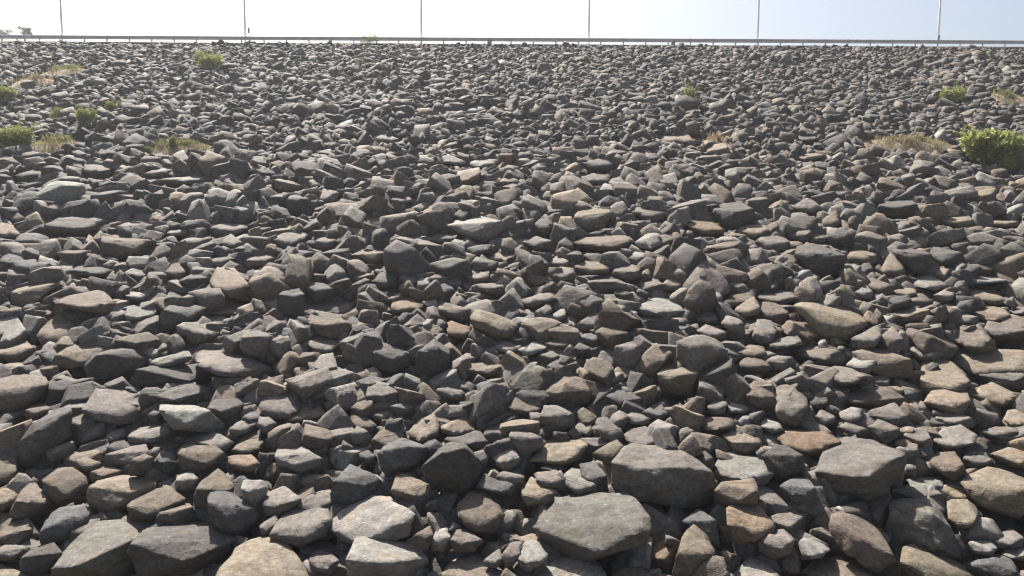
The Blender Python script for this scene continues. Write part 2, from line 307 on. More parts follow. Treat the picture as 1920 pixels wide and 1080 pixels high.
STONES = """
A v 290,1040 480,870 570,800 720,790 800,860 790,960 700,1080 280,1080 / 290,1050 520,985 740,880 800,860 # long olive-grey slab with pale sunlit top, bottom left corner # long olive slab at bottom left
A d 730,950 800,860 960,830 1240,815 1310,880 1340,940 1240,1010 1050,1080 790,1080 725,990 / 735,900 960,985 1110,960 1310,890 # broad dark grey boulder with pitted top beside the long olive slab # broad pitted boulder at bottom left
A t 1215,1080 1290,990 1430,910 1560,878 1640,910 1700,1010 1730,1090 1640,1180 1270,1180 / 1225,1100 1440,1130 1725,1100 # rough tan boulder cut off by the bottom edge, left of centre # rough tan boulder at the bottom edge
A g 1520,850 1580,750 1750,648 1840,690 1860,760 1830,860 1690,920 1580,915 / 1530,870 1690,875 1855,770 # grey tilted block with a scored top above the rough tan boulder # scored grey block
A s 1170,640 1190,595 1290,592 1340,650 1420,700 1465,760 1340,850 1270,830 1180,760 / 1175,670 1300,760 1450,750
A t 475,640 510,580 700,535 930,512 935,555 860,600 740,690 600,725 510,700 / 478,640 560,650 740,610 930,550 # long tan-brown bar of rock with squared right end # long tan bar of rock
A b 720,680 760,640 960,585 1045,650 930,710 870,770 740,770 / 722,690 850,690 1040,655
A b 875,790 900,730 1060,675 1105,740 1095,800 960,820 890,825 / 880,760 1000,715 1080,700
A s 220,850 270,750 340,700 480,685 515,730 440,790 380,880 300,905 230,890 / 230,830 330,770 490,740 # blue-grey block leaning left of a long tan bar # blue-grey leaning block at lower left
A b 240,540 330,480 410,465 480,520 495,590 420,650 330,670 265,640 / 245,550 340,585 490,560
A b 60,710 120,600 180,540 240,600 300,680 250,730 130,755 65,745 / 90,660 190,670 260,640
A d 100,340 180,230 310,150 390,120 405,190 390,290 310,350 180,440 115,440 / 105,320 200,270 310,230 395,150 # tall dark slab leaning upright with curved chip, left edge # tall dark leaning slab at left
A g 465,150 500,90 560,30 700,20 780,60 790,190 750,235 640,225 500,185 / 468,155 600,150 785,140 # broad chipped grey boulder with pale top, left side # broad chipped boulder at left
A p 900,160 905,105 960,105 1180,155 1270,230 1240,270 1080,265 980,255 / 903,150 1000,225 1130,205 1230,215 # pale grey wedge slab tipping right, right of the chipped boulder # pale wedge slab at left
A p 720,290 760,250 900,225 940,245 990,280 960,330 800,340 730,330 / 725,298 840,298 960,275
A b 990,400 1030,350 1180,330 1255,385 1240,440 1140,500 1040,500 995,450 / 993,395 1090,430 1245,395
A p 1545,400 1570,340 1640,325 1740,375 1810,420 1790,470 1690,500 1570,465 / 1550,410 1640,440 1800,440 # whitish chunk of rock, palest in the lower left quarter # whitish chunk at lower left
A b 1090,640 1130,550 1230,480 1320,560 1300,600 1170,640 1160,720 1100,720
A p 1355,590 1370,545 1480,545 1505,590 1490,650 1430,705 1370,660 / 1360,592 1430,594 1500,582
A g 1475,680 1500,620 1600,580 1690,650 1690,680 1560,745 1490,740 / 1480,670 1590,660 1690,660
A p 985,560 1000,510 1070,490 1115,530 1090,590 1030,615 990,590
A b3 500,540 520,500 620,460 705,510 690,545 520,565
A b3 725,500 740,450 820,390 870,460 870,520 730,520
A g4 580,460 690,380 820,340 830,380 700,460 600,470
A d4 590,400 640,330 700,318 740,360 690,400 610,415
A g5 590,310 650,255 700,250 715,300 650,330 595,335
A d5 850,100 890,60 1000,20 1100,5 1165,40 1150,90 1080,120 880,120
A d6 1170,130 1240,60 1290,40 1370,110 1310,180 1250,210 1180,170
A g7 1460,120 1500,60 1620,5 1700,50 1690,120 1560,200 1480,180
A t7 1590,220 1680,140 1720,62 1800,110 1830,170 1680,210
A g5 1290,260 1320,230 1430,185 1440,230 1400,270 1310,300
A g4 1445,230 1460,185 1510,185 1560,230 1550,275 1480,275
A t7 1295,390 1350,320 1440,290 1485,320 1470,370 1370,395
A b4 1700,280 1720,230 1850,265 1905,300 1850,370 1760,380 1700,330
A g5 1090,310 1120,280 1210,270 1320,330 1270,390 1180,330
A b6 -40,860 60,780 130,755 175,810 160,890 60,920 -40,920
A d4 110,1000 190,930 300,900 350,950 290,1050 200,1080 120,1060
A v5 -50,950 30,905 150,920 160,950 100,1000 20,1000 -50,990
A t8 -60,1010 0,1005 160,1080 100,1150 -60,1150
A b5 -50,440 20,405 90,410 100,470 60,550 -20,570
A t6 -40,600 40,585 105,620 70,680 20,715 -40,690
A g6 385,890 440,810 520,740 560,735 560,800 450,890 400,910
A t6 360,460 400,400 480,360 570,380 590,430 540,460 420,475
A b3 415,480 480,405 575,460 510,510
W b -25,735 -20,700 20,684 70,690 90,720 80,745 30,772 -25,772 / -25,735 20,742 60,735 90,722 # big tan-brown boulder with dark underside on the left edge # big tan boulder on the left edge
A b4 130,170 230,100 290,140 250,180 160,205
A d4 830,180 890,130 910,190 900,220 850,215
A g5 1460,800 1560,735 1560,790 1470,865
A s4 870,470 910,400 980,365 1000,410 990,490 930,510
A o6 1280,410 1340,395 1430,410 1465,450 1400,500 1340,480
W p 618,985 640,960 700,938 745,940 775,965 765,1010 700,1030 640,1012 / 620,990 680,1000 770,975 # wide pale slab with smooth top, left of bottom centre # wide pale slab near bottom centre
A g5 1740,980 1760,930 1880,970 1910,1000 1850,1080 1750,1080
B p 30,1000 90,870 280,920 480,980 490,1010 440,1080 300,1110 40,1080 / 35,985 250,985 485,1005 # broad wedge rock with pale rim at the bottom, left of centre # pale rimmed wedge at the bottom
B s 205,400 240,350 340,310 480,360 490,400 420,470 270,520 230,480 / 208,390 300,365 380,355 485,375 # dark blue-black boulder, darkest near bottom centre # blue-black boulder
B d 445,490 480,450 560,370 700,342 790,450 740,600 690,618 480,560 / 448,480 565,390 700,365 785,440 # big dark grey six-sided boulder with flat face, below centre # six-sided dark boulder
B t5 280,600 320,490 460,560 530,640 420,680 290,630
B s4 -60,640 0,560 50,460 170,510 240,580 150,640 50,690 -50,690
B t7 380,270 440,200 520,165 550,210 540,290 460,330 400,300
B t7 560,240 620,190 730,155 760,190 740,230 610,290 570,280
B b5 170,320 220,260 340,210 365,260 330,310 220,370 170,385
B d5 585,310 640,265 780,265 830,330 800,370 650,340 590,350
B p6 850,350 880,320 950,340 1000,410 1000,440 930,495 880,470
B g4 945,290 970,245 1030,250 1130,300 1130,350 1020,410 980,370
B g4 1120,180 1140,120 1220,125 1310,210 1300,250 1200,270 1120,220
B t 1050,440 1160,340 1280,275 1370,290 1390,350 1330,430 1230,460 1100,450 / 1052,442 1150,415 1260,420 1385,345 # sunlit tan block sloping left, between bottom boulders # sunlit tan block below centre
W g 1147,907 1155,863 1170,846 1220,848 1290,858 1330,885 1343,905 1335,945 1275,953 1200,945 1155,925 / 1150,868 1210,880 1290,876 1341,900 # big grey boulder with flat pale top and chipped corner, right of bottom centre # big flat-topped grey boulder
B p6 1255,510 1300,475 1360,490 1440,580 1440,620 1340,640 1290,590
B t5 1015,590 1060,530 1140,570 1225,620 1210,680 1050,680 1020,640
B g4 1080,510 1210,490 1270,560 1250,610 1140,560
W b6 860,945 880,925 910,922 935,945 945,965 930,1000 880,1000 860,970
W v 1000,988 1045,941 1196,945 1224,977 1205,1026 1092,1054 1022,1022 / 1002,990 1070,1012 1120,1014 1220,985 # huge flat olive-grey slab at bottom centre with shaded front # huge flat olive slab
B p5 500,900 530,830 600,810 615,860 570,940 500,940
B g4 610,890 640,840 690,830 800,890 740,945 640,945
B b4 405,950 430,850 500,800 520,850 470,960
B g5 910,950 960,890 1020,890 990,960 950,1040 920,1040
B p6 990,960 1030,890 1100,880 1160,960 1150,990 1050,1060 1000,1030
B p 1115,1080 1140,1010 1360,975 1480,1060 1480,1130 1120,1130 / 1117,1075 1300,1090 1478,1070 # pale angular slab cut by the bottom edge, under huge flat slab # pale slab at the bottom edge
B t7 560,1080 640,1010 750,970 850,1030 920,1080 900,1150 580,1150 # low tan rock cut by the bottom edge, below centre
B g5 800,1000 890,930 910,1000 870,1040 820,1030
B d4 760,580 800,515 880,540 990,610 960,640 850,620
B g4 870,520 900,500 1030,520 1020,560 940,590
B g6 1590,290 1620,260 1710,240 1790,310 1780,360 1640,370
B t5 1410,400 1470,370 1550,315 1590,350 1540,400 1480,460
B g4 1415,250 1440,195 1490,190 1510,250 1590,340 1480,320
B d4 1340,450 1420,430 1480,520 1500,600 1440,610
B d5 1490,70 1560,30 1680,70 1700,110 1630,140 1520,110
B g5 1600,180 1640,150 1750,220 1690,240 1610,220
B d4 1690,160 1790,100 1840,170 1800,230 1740,200
B b6 935,130 960,80 1060,70 1130,80 1120,150 1040,180 950,170
B g5 535,40 560,10 640,5 700,50 680,100 600,80
W b 1023,747 1030,725 1060,699 1090,708 1108,735 1100,760 1060,757 1027,757 / 1024,735 1060,720 1105,738 # brown peaked boulder standing right of centre in lower half # brown peaked boulder
B g6 1310,240 1330,220 1400,210 1415,270 1380,300
B d5 1120,480 1160,450 1240,445 1270,480 1190,500
B d4 100,390 150,370 200,430 170,470
B g3 50,300 90,240 160,310 140,360 60,340
B b6 50,170 100,150 210,250 200,280 110,240
B p5 170,180 230,135 280,150 260,200 190,210
B g5 270,130 400,80 440,110 430,170 330,180 280,160
C g 745,560 750,500 800,380 900,305 1080,325 1240,390 1245,500 1150,620 1040,655 800,610 / 750,510 860,480 1080,465 1242,405 # huge grey boulder with bright top and dark front, lower right # huge bright-topped boulder at lower right
C t 1560,560 1600,510 1720,470 1850,510 1960,560 1970,700 1880,750 1740,720 1640,650 / 1565,570 1680,610 1800,600 1965,585 # large rounded tan boulder on the right edge, lower quarter # large tan boulder on the right edge
C v 1165,680 1200,655 1350,640 1420,690 1530,850 1565,990 1380,940 1190,900 1175,780 / 1170,760 1280,770 1400,730 1480,790 # dark olive boulder sloping right with sunlit corner, lower right # dark olive sloping boulder
C o 250,700 330,640 420,690 530,800 480,850 340,910 270,880 / 255,790 350,800 520,800 # orange-tan pointed block below the flat-topped grey boulder # orange-tan pointed block
C b 820,760 910,710 980,760 1120,860 1200,1000 1080,1060 900,920 850,860 / 825,800 980,860 1180,960 # brown rock with knobbly ridge sloping down right, bottom right # brown knobbly ridge rock
C t 1230,990 1240,920 1330,895 1430,930 1560,1020 1640,1080 1620,1150 1240,1150 / 1232,1010 1400,1090 1630,1090 # coarse pale tan boulder at the bottom edge, right side # coarse tan boulder at bottom right
C s 1600,1020 1730,960 1850,1000 1900,1080 1880,1140 1610,1100 / 1602,1030 1740,1010 1890,1060 # blue-grey angular rock in the bottom right corner # blue-grey rock at bottom right corner
C p 175,500 185,430 250,400 480,430 505,500 470,560 420,580 200,545 / 178,495 330,520 500,500
C b3 180,600 210,565 410,550 435,610 420,680 340,650 260,690 180,700
C d3 450,400 520,350 600,360 680,420 690,490 550,540 500,520
C o 520,320 560,270 700,275 800,280 880,320 850,360 760,410 600,370 / 522,322 700,345 878,325 # rust-orange flat rock behind the huge bright-topped boulder # rust-orange flat rock
C g6 1410,320 1470,250 1560,230 1660,290 1640,340 1500,370 1420,355
C b5 1390,440 1420,390 1530,380 1570,450 1590,500 1530,550 1450,500
C g5 1570,420 1620,380 1700,385 1750,450 1700,475 1600,470
C s3 545,570 600,540 700,530 760,620 740,680 650,690 570,620 # dark slate rock with pale vertical streaks, lower right
C t6 1485,660 1520,645 1600,645 1665,710 1590,810 1540,810 1500,730
C g4 420,890 480,840 570,830 630,880 600,960 520,990 430,940
C p7 660,870 780,890 830,930 760,980 660,990
C t7 670,1060 740,1000 870,975 1060,1050 1050,1130 670,1130
C p8 280,1080 370,975 450,1000 540,1080 500,1140 290,1140
C b5 560,960 590,925 640,990 660,1070 560,1070
C t 0,860 60,790 130,830 180,930 180,1010 100,1080 -60,1080 -30,950 / -25,940 50,960 178,960 # pale tan steep rock right of the huge flat slab # steep tan rock at the bottom
C s3 0,770 80,710 160,760 200,930 120,820
C t6 220,280 290,240 440,320 440,370 360,390 260,320
C g5 130,140 200,70 255,110 230,170 150,175
C p6 250,120 300,95 380,130 350,165 255,165
C b 360,100 370,30 400,-20 510,0 520,100 500,160 400,130 / 362,60 440,75 518,70
C g 525,110 560,40 620,20 700,80 700,150 640,235 560,230 530,180 / 528,150 600,190 700,120 # two-toned upright block, dark left and sunlit right, right side # two-toned upright block
C d5 715,110 740,50 810,50 820,110 760,150
C b5 880,120 930,60 1020,25 1170,20 1270,100 1260,140 1120,130 900,135
C g5 1010,200 1060,150 1190,105 1270,200 1260,230 1200,250 1080,180
C g4 1045,240 1100,200 1220,250 1200,310 1120,350 1060,300
C p6 880,160 950,130 1010,140 1000,200 930,230 890,195
C g4 875,240 920,210 1040,260 1030,310 950,290
C t 1360,100 1400,40 1500,30 1600,40 1620,100 1560,190 1440,140 / 1362,105 1480,110 1615,95 # cracked tan-grey boulder near the right edge, below middle # cracked tan boulder near right edge
C t5 1625,60 1680,10 1740,-10 1890,60 1880,110 1780,130 1660,100
C t7 1805,200 1830,150 1960,120 1970,230 1850,245
C g4 1420,190 1470,150 1550,180 1650,240 1600,260 1430,235
C g5 1680,265 1760,240 1880,250 1890,280 1800,310 1700,300
C t6 1740,390 1830,360 1960,360 1960,470 1860,480 1780,440
C g4 1240,290 1280,250 1370,250 1410,340 1390,390 1300,340
C g4 1200,360 1260,330 1320,340 1330,400 1260,430 1210,400
C p6 440,230 460,190 550,230 570,260 500,280
C g5 745,180 780,140 860,180 850,220 780,240 750,215
C g4 1175,600 1240,580 1400,590 1470,640 1470,680 1220,650
C p7 1260,540 1330,520 1460,540 1470,600 1300,580
C g4 1725,880 1840,810 1920,870 1900,930 1760,930
C p6 1610,890 1720,875 1770,920 1740,970 1640,950
C p6 1790,960 1820,900 1960,890 1960,1000 1850,990
C d4 75,390 110,365 180,440 160,490 100,470
C b6 80,200 200,190 290,210 280,250 120,270
D g 240,190 330,150 600,125 620,150 540,190 500,240 300,240 250,215 / 243,195 420,190 615,155 # long dark-fronted slab with tan top, upper left quarter # long dark-fronted slab
D b 570,330 575,230 690,240 850,275 860,310 780,360 640,370 590,370 / 572,270 680,325 855,300 # brown block with bright tilted top below the dark-fronted slab # brown block at upper left
D t7 -30,170 60,170 125,200 90,260 -30,260
D d6 395,440 470,390 600,410 650,450 570,480 430,480
D t 60,560 150,510 330,515 280,570 180,640 70,640 / 60,565 200,578 325,525 # tan-topped wedge near the left edge, mid height # tan-topped wedge at left
D b5 300,600 400,580 570,550 640,620 660,690 600,690 480,670 320,640
D p 705,690 720,650 860,645 880,680 850,740 720,735 / 706,690 780,705 878,690 # small bright white-grey block, left of centre # bright white-grey block
D d3 890,700 950,640 1080,605 1170,650 1100,720 1000,750 910,790
D g5 990,760 1030,730 1190,730 1255,770 1230,830 1100,860 1000,800
D t8 1150,650 1180,640 1400,635 1340,680 1220,690
D g6 1655,720 1720,650 1880,585 1960,580 2010,620 1960,680 1750,680
D b4 1730,730 1760,665 1900,690 1980,770 1950,840 1800,800
D d2 1560,640 1600,560 1680,545 1720,620 1690,690 1620,710 1570,680
D t5 1180,490 1230,425 1320,430 1400,530 1430,600 1370,615 1260,560 1200,510
D t6 -30,850 20,830 130,820 195,870 190,940 100,960 -30,950
D t7 200,810 250,720 330,680 430,700 420,770 240,865
D b5 290,970 400,890 490,810 630,865 560,930 400,1000 330,990
D d 480,990 530,920 680,865 800,880 860,940 820,1020 640,1060 500,1070 / 485,980 560,920 690,895 850,935 # big dark domed boulder at left, below middle # big dark domed boulder
D p6 835,990 900,920 1060,895 1070,930 960,960 850,1000
D d4 740,1060 880,1000 1060,940 1200,985 1150,1060 1000,1080 760,1100
D g6 1090,910 1140,880 1260,870 1400,930 1550,1040 1420,1050 1250,970 1120,940
D b4 640,850 700,815 830,790 920,850 880,890 760,890
D g4 1350,860 1380,780 1450,770 1530,810 1490,940 1380,910
D g3 1510,900 1560,820 1620,810 1640,870 1590,940
D g5 1720,850 1780,800 1870,810 1910,860 1860,910 1770,900
D g6 1000,295 1090,240 1180,225 1190,265 1100,310 1020,320
D g5 1170,210 1250,175 1390,155 1400,190 1330,240 1220,250
D g7 1240,260 1300,235 1380,290 1300,320
D g6 1530,290 1570,220 1660,190 1730,240 1680,290 1600,320
D g5 1150,400 1220,360 1310,335 1320,380 1220,430
D g6 1370,400 1440,350 1530,325 1560,370 1480,420 1390,430
D b6 920,490 990,380 1045,450 1020,495
D p6 690,460 760,420 840,460 790,490
D p7 930,220 960,200 1050,215 1040,245 960,245
D g4 1770,280 1830,240 1900,260 1900,310 1830,330 1770,310
D d3 1610,130 1640,10 1750,60 1750,120
D g6 980,570 1040,510 1110,490 1110,540 1010,580
D p5 700,570 740,555 840,570 840,610 720,605
E p 600,190 650,150 720,125 900,165 940,200 900,240 830,280 760,285 680,230 / 602,188 760,215 938,197 # large pale slab with lens-shaped top, above picture centre # large pale lens slab above centre
E t 1310,150 1330,95 1400,65 1530,110 1520,150 1460,210 1380,210 1320,190 / 1312,140 1440,152 1525,125 # tan-grey blocky boulder right of the pale lens slab # tan-grey block above centre
E b 1300,290 1350,250 1500,215 1640,260 1640,290 1540,340 1380,330 / 1300,290 1450,285 1642,275
E p6 1650,280 1730,225 1790,230 1800,290 1740,335 1670,310
E g5 1650,110 1660,75 1770,80 1840,150 1760,170 1680,150
E p 1660,670 1670,620 1790,585 1880,610 1920,650 1930,690 1840,710 1700,695 / 1661,650 1760,665 1850,678 1927,668 # cream flat-topped block right of picture centre # cream flat-topped block right of centre
E t 735,720 760,660 850,690 990,730 1005,750 960,830 850,820 750,770 / 740,735 860,765 1003,752 # tan brick-like block at picture centre # tan brick-like block at centre
E o6 590,740 620,725 730,760 740,790 690,830 600,810
E b3 540,660 570,620 700,680 740,720 700,740 570,700
E o6 270,690 290,610 400,590 470,630 400,660 350,660
E t 690,1000 730,960 870,940 895,990 890,1040 700,1050 / 692,1005 800,1000 892,985 # tan squared block just below picture centre # tan squared block below centre
E s 415,960 430,900 520,825 610,890 610,1000 550,1030 430,1040 / 418,950 520,870 608,920 # slate-blue upright boulder, left of the tan squared block # slate-blue upright boulder
E d4 160,940 230,850 370,900 390,980 290,1020 190,990
E p6 860,860 880,840 980,845 1000,880 960,910 880,890
E p5 985,890 1080,840 1150,850 1160,880 1040,930
E t6 1145,850 1230,815 1290,850 1270,890 1170,890
E b3 1430,790 1490,750 1640,830 1620,870 1540,900 1470,870
E g2 1530,950 1580,900 1640,845 1680,930 1650,1000 1590,1020
E g6 1330,740 1430,665 1475,720 1450,760 1350,790
E g 1390,500 1550,490 1640,530 1600,580 1430,560 / 1390,510 1540,505 1640,530
E d4 1530,570 1560,545 1640,570 1640,610 1550,600
E g6 1000,640 1080,600 1230,545 1200,600 1050,660
E b6 1210,600 1250,545 1295,590 1270,660 1220,650
E g5 1085,690 1170,620 1190,670 1110,730
E p5 1170,700 1250,650 1270,700 1210,740
E t6 1310,420 1340,395 1430,370 1510,400 1500,460 1370,470
E g4 1520,460 1580,410 1680,410 1680,490 1600,500
E p5 1150,400 1220,355 1290,390 1260,430
E g4 1010,300 1100,250 1200,290 1200,330 1110,330
E g4 730,400 760,365 890,410 850,440 740,450
E d4 700,340 740,300 850,295 840,330 740,370
E t6 820,380 900,320 990,350 930,400
E b5 55,350 140,310 270,340 270,390 180,410 70,380 # brown rounded rock wearing a pale plate, left of centre # brown rounded rock left of centre
E p8 265,40 330,5 420,30 380,60 300,65
E p8 390,90 500,40 510,70 440,110
E g6 440,260 560,230 660,225 690,260 560,290
E d4 160,530 230,450 310,480 320,530 240,550
E g5 1070,220 1150,125 1195,170 1160,240
E g5 1190,470 1230,420 1310,430 1310,500 1210,510
E g5 1660,530 1750,470 1810,520 1820,560 1710,560
E t5 1800,520 1860,470 1920,510 1900,560 1820,550
E p5 1620,370 1650,335 1710,345 1720,380 1640,395
E t5 1040,480 1180,475 1180,510 1080,530
E g3 750,520 900,510 920,545 880,590 770,560
E g4 700,490 830,445 830,500 740,520
E g5 570,510 640,465 680,510 600,550
E g4 1120,910 1190,895 1230,930 1180,970 1130,960
E d4 1300,900 1340,850 1420,880 1420,930 1320,930
W t 1232,700 1250,683 1290,680 1308,700 1295,740 1240,738 / 1233,700 1270,705 1307,700 # square tan boulder with smooth face, right of the peaked boulder # square tan boulder
F t 620,640 700,610 850,610 960,650 1030,710 1040,750 930,830 740,800 700,710 / 625,640 720,745 860,775 1038,735 # big domed tan boulder with cracked sunlit face, right half # big domed tan boulder at right
F d 625,370 650,310 730,290 850,330 915,360 900,440 830,470 740,460 / 627,350 740,340 914,365 # square-cut dark block with tan top, upper right quarter # square-cut dark block
F o 30,190 60,140 130,140 230,210 230,250 140,250 60,220 / 32,192 120,210 230,215 # orange-tan boulder right of upper centre # orange-tan boulder
F d3 165,120 200,60 310,45 400,120 410,160 310,200 230,200
F t5 335,220 370,170 470,190 490,220 400,270
F g5 410,280 480,220 600,270 610,310 560,340 450,310
F d3 1090,100 1130,30 1270,30 1330,100 1310,140 1200,140 1110,130 # dark brown wide block at upper right # dark brown wide block
F t5 1450,160 1490,110 1600,130 1650,180 1580,210 1480,190
F t7 780,180 800,120 860,105 890,160 850,210 790,205
F g5 580,240 690,180 730,230 690,280 600,270
F g5 610,70 720,35 780,100 740,130 640,110
F d2 800,250 890,200 960,250 950,310 840,310
F b5 710,260 750,220 810,250 800,290 720,290
F t5 920,370 960,310 1040,320 1110,380 1060,410 940,400
F t7 1110,440 1170,340 1250,430 1240,490 1130,470
F d3 1180,330 1240,305 1390,340 1400,430 1300,450 1250,390
F d3 1350,350 1430,310 1580,350 1590,390 1440,420
F g6 1345,280 1430,220 1580,200 1590,240 1480,300 1390,310
F g4 1500,300 1560,250 1620,300 1590,370 1520,330
F p6 1290,490 1390,460 1500,530 1420,560 1320,530
F p5 965,570 1030,520 1070,560 1060,610 990,600
F b4 1030,470 1130,520 1190,580 1150,590 1040,530
F t6 1170,560 1310,520 1320,570 1260,600
F p5 1410,580 1480,545 1530,550 1520,610 1440,620
F t5 1175,690 1230,645 1390,660 1390,720 1240,730
F g5 1490,700 1510,670 1660,700 1660,750 1540,750
F t6 1620,670 1700,620 1790,640 1850,700 1830,750 1690,710
F b6 1530,830 1560,760 1680,755 1740,830 1700,900 1570,870
F g4 1690,770 1720,725 1880,760 1960,800 1950,850 1760,840
F b 1250,790 1270,765 1430,790 1550,870 1500,940 1330,880 / 1252,790 1400,815 1545,880 # long brown slab sloping down right, right side # long brown sloping slab
F g4 1105,860 1180,755 1250,860 1200,930 1130,920
F g6 940,870 1010,790 1090,750 1130,780 1080,860 960,890
F d4 1150,640 1180,590 1270,580 1290,640 1160,680
F t7 230,600 290,560 410,535 410,600 320,640 240,650
F t6 285,680 330,610 400,590 440,650 430,690 340,710
F b5 440,700 450,620 520,620 600,680 560,750 470,740
F g5 420,590 490,545 600,545 640,600 560,640 450,620
F b4 585,920 640,845 760,860 900,920 900,970 760,970
F g6 480,890 530,830 640,800 680,860 560,880
F b4 310,980 370,920 460,950 500,1000 440,1030 320,1010
F g4 470,950 520,920 610,930 640,970 560,1010 490,1000
F t6 310,900 370,860 450,870 480,930 340,940
F g5 65,720 120,655 190,690 200,740 100,740
F g5 75,780 130,745 250,790 240,830 120,830
F g4 215,740 240,690 310,710 350,790 330,830
F g5 390,820 420,720 500,720 530,780 500,860 420,850
F p 920,980 970,920 1070,920 1090,980 1050,1020 960,1000 / 922,982 1020,975 1088,960
F t4 960,900 1080,875 1250,960 1300,1050 1130,1040 1090,950
F t 1340,1060 1350,960 1500,950 1590,1020 1620,1080 1560,1150 1350,1150 / 1342,1090 1470,1110 1615,1070 # upright tan block with vertical crack, right side # upright cracked tan block
F t 1510,940 1560,880 1700,910 1900,890 1960,900 1960,1040 1700,1040 1590,1000 / 1512,960 1650,1010 1960,1020 # large lumpy tan boulder on the right edge, mid height # lumpy tan boulder on the right edge
F d4 1670,1030 1700,990 1850,1000 1960,1050 1960,1120 1800,1110
F g5 1270,880 1320,860 1430,910 1450,950 1320,950
F g5 780,1030 850,980 960,1000 1050,1040 960,1080 850,1100
F g5 1830,690 1870,650 1960,630 1960,700 1850,700
F t6 1610,530 1640,520 1750,540 1820,620 1800,640 1680,620
F t5 1690,170 1780,140 1900,170 1890,200 1720,190
F p7 1610,490 1700,460 1840,480 1760,510 1640,520
G p 850,1030 1010,1000 1180,980 1230,990 1180,1020 1000,1040 # long thin pale slab at upper left below the grass tufts # long thin pale slab
G g6 460,930 530,910 620,950 620,990 500,1000
G p7 790,990 960,920 980,935 870,1000
G t7 1530,1010 1620,1000 1710,1050 1640,1080 1540,1060
G g7 80,985 260,930 280,950 120,1020
H p8 180,760 240,745 330,785 250,805
H g6 560,880 600,865 710,915 690,940 570,920
H p7 720,915 780,890 895,885 850,930 760,950
H g7 1350,990 1440,970 1530,985 1510,1030 1370,1040
H d4 1350,920 1480,880 1540,930 1500,960 1380,955
I t8 -130,760 0,745 140,800 50,815 -100,790 # long tan slab beside dry weeds, right of upper centre # long tan slab beside dry weeds
I t6 635,880 810,840 800,885 710,910 650,900
I d4 640,770 740,760 770,790 700,805
I d2 840,650 900,640 915,690 850,690
W w8 409,145 424,137 436,139 432,144 418,147
W w8 534,126 545,119 561,120 561,126
W w8 806,152 820,145 838,142 844,148 828,153
W w8 869,149 884,140 896,141 901,147 888,152
W w8 961,155 982,152 1003,157 990,160 970,159
W w8 900,163 915,158 930,155 940,160 925,165 905,168
W w8 775,167 790,162 807,159 805,168 785,169
W w8 920,120 935,112 948,112 945,121 930,124
W w8 952,112 965,107 978,111 972,115 958,116
W w8 630,235 640,228 662,222 660,232 640,238
W w8 310,175 320,169 340,168 335,176 318,178
W w8 870,206 895,198 910,198 905,207 880,212
W w8 640,148 660,142 668,144 655,152
W w8 1105,178 1120,171 1135,168 1140,174 1125,180
W w8 84,94 98,89 110,92 104,97 92,98
W w8 1240,120 1255,112 1262,110 1258,118 1245,123
"""
# ------------------------------------------------------------------ rock shapes
_ico = {}
def ico(level):
    if level not in _ico:
        bm = bmesh.new()
        bmesh.ops.create_icosphere(bm, subdivisions=level, radius=1.0)
        bm.verts.ensure_lookup_table()
        V = np.array([v.co[:] for v in bm.verts]); F = np.array([[v.index for v in f.verts] for f in bm.faces])
        bm.free()
        V /= np.linalg.norm(V, axis=1, keepdims=True)
        _ico[level] = (V, F)
    return _ico[level]
_perm = rng.integers(0, 2 ** 31 - 1, 4096)
def vnoise(P):
    """smooth value noise in [-1, 1]"""
    i = np.floor(P).astype(np.int64); f = P - i
    u = f * f * (3 - 2 * f)
    out = np.zeros(len(P))
    for dx in (0, 1):
        for dy in (0, 1):
            for dz in (0, 1):
                h = _perm[(i[:, 0] + dx) & 4095]
                h = _perm[(h + i[:, 1] + dy) & 4095]
                h = _perm[(h + i[:, 2] + dz) & 4095]
                w = (u[:, 0] if dx else 1 - u[:, 0]) * (u[:, 1] if dy else 1 - u[:, 1]) * (u[:, 2] if dz else 1 - u[:, 2])
                out += w * (h % 65536) / 32767.5
    return out - 1
def fbm(P, octs=3, gain=0.5):
    a, s, o = 1.0, 0.0, 0.0
    for k in range(octs):
        s = s + a * vnoise(P * 2 ** k + 17.3 * k); o += a; a *= gain
    return s / o
def poly_verts(nrm, off):
    """corners of a convex stone given as half-spaces, and the plane triple of each"""
    n = len(nrm)
    ii = np.array([(i, j, k) for i in range(n) for j in range(i + 1, n) for k in range(j + 1, n)])
    A = nrm[ii]; det = np.linalg.det(A)
    ok = np.abs(det) > 1e-3
    ii, A = ii[ok], A[ok]
    X = np.linalg.solve(A, off[ii][:, :, None])[:, :, 0]
    good = (X @ nrm.T <= off + 1e-6).all(1)
    return X[good], ii[good]
def stone(level, nrm, off, wear=0.06):
    """exact convex stone on an icosphere, with its vertices pulled onto the edges and corners so they stay sharp"""
    V, F = ico(level)
    q = np.clip(V @ nrm.T, 1e-6, None) / off
    P = V / q.max(1)[:, None]
    X, ii = poly_verts(nrm, off)
    pts = []
    m = 2 ** level
    for a in range(len(X)):
        for b in range(a + 1, len(X)):
            if len(set(ii[a]) & set(ii[b])) == 2:
                t = np.linspace(0, 1, m + 1)[1:-1, None]
                pts.append(X[a] * (1 - t) + X[b] * t)
    pts.append(X)
    pts = np.vstack(pts)
    D = pts / np.linalg.norm(pts, axis=1, keepdims=True)
    near = (D @ V.T).argmax(1)
    P = P.copy(); P[near] = pts
    if level > 2:                                     # a little wear along the edges
        for _ in range(1 if level < 5 else 2):
            acc = np.zeros_like(P); cnt = np.zeros(len(P))
            for a, b in ((0, 1), (1, 2), (2, 0)):
                np.add.at(acc, F[:, a], P[F[:, b]]); np.add.at(cnt, F[:, a], 1)
            P = P * (1 - wear) + acc / cnt[:, None] * wear
    return P, F
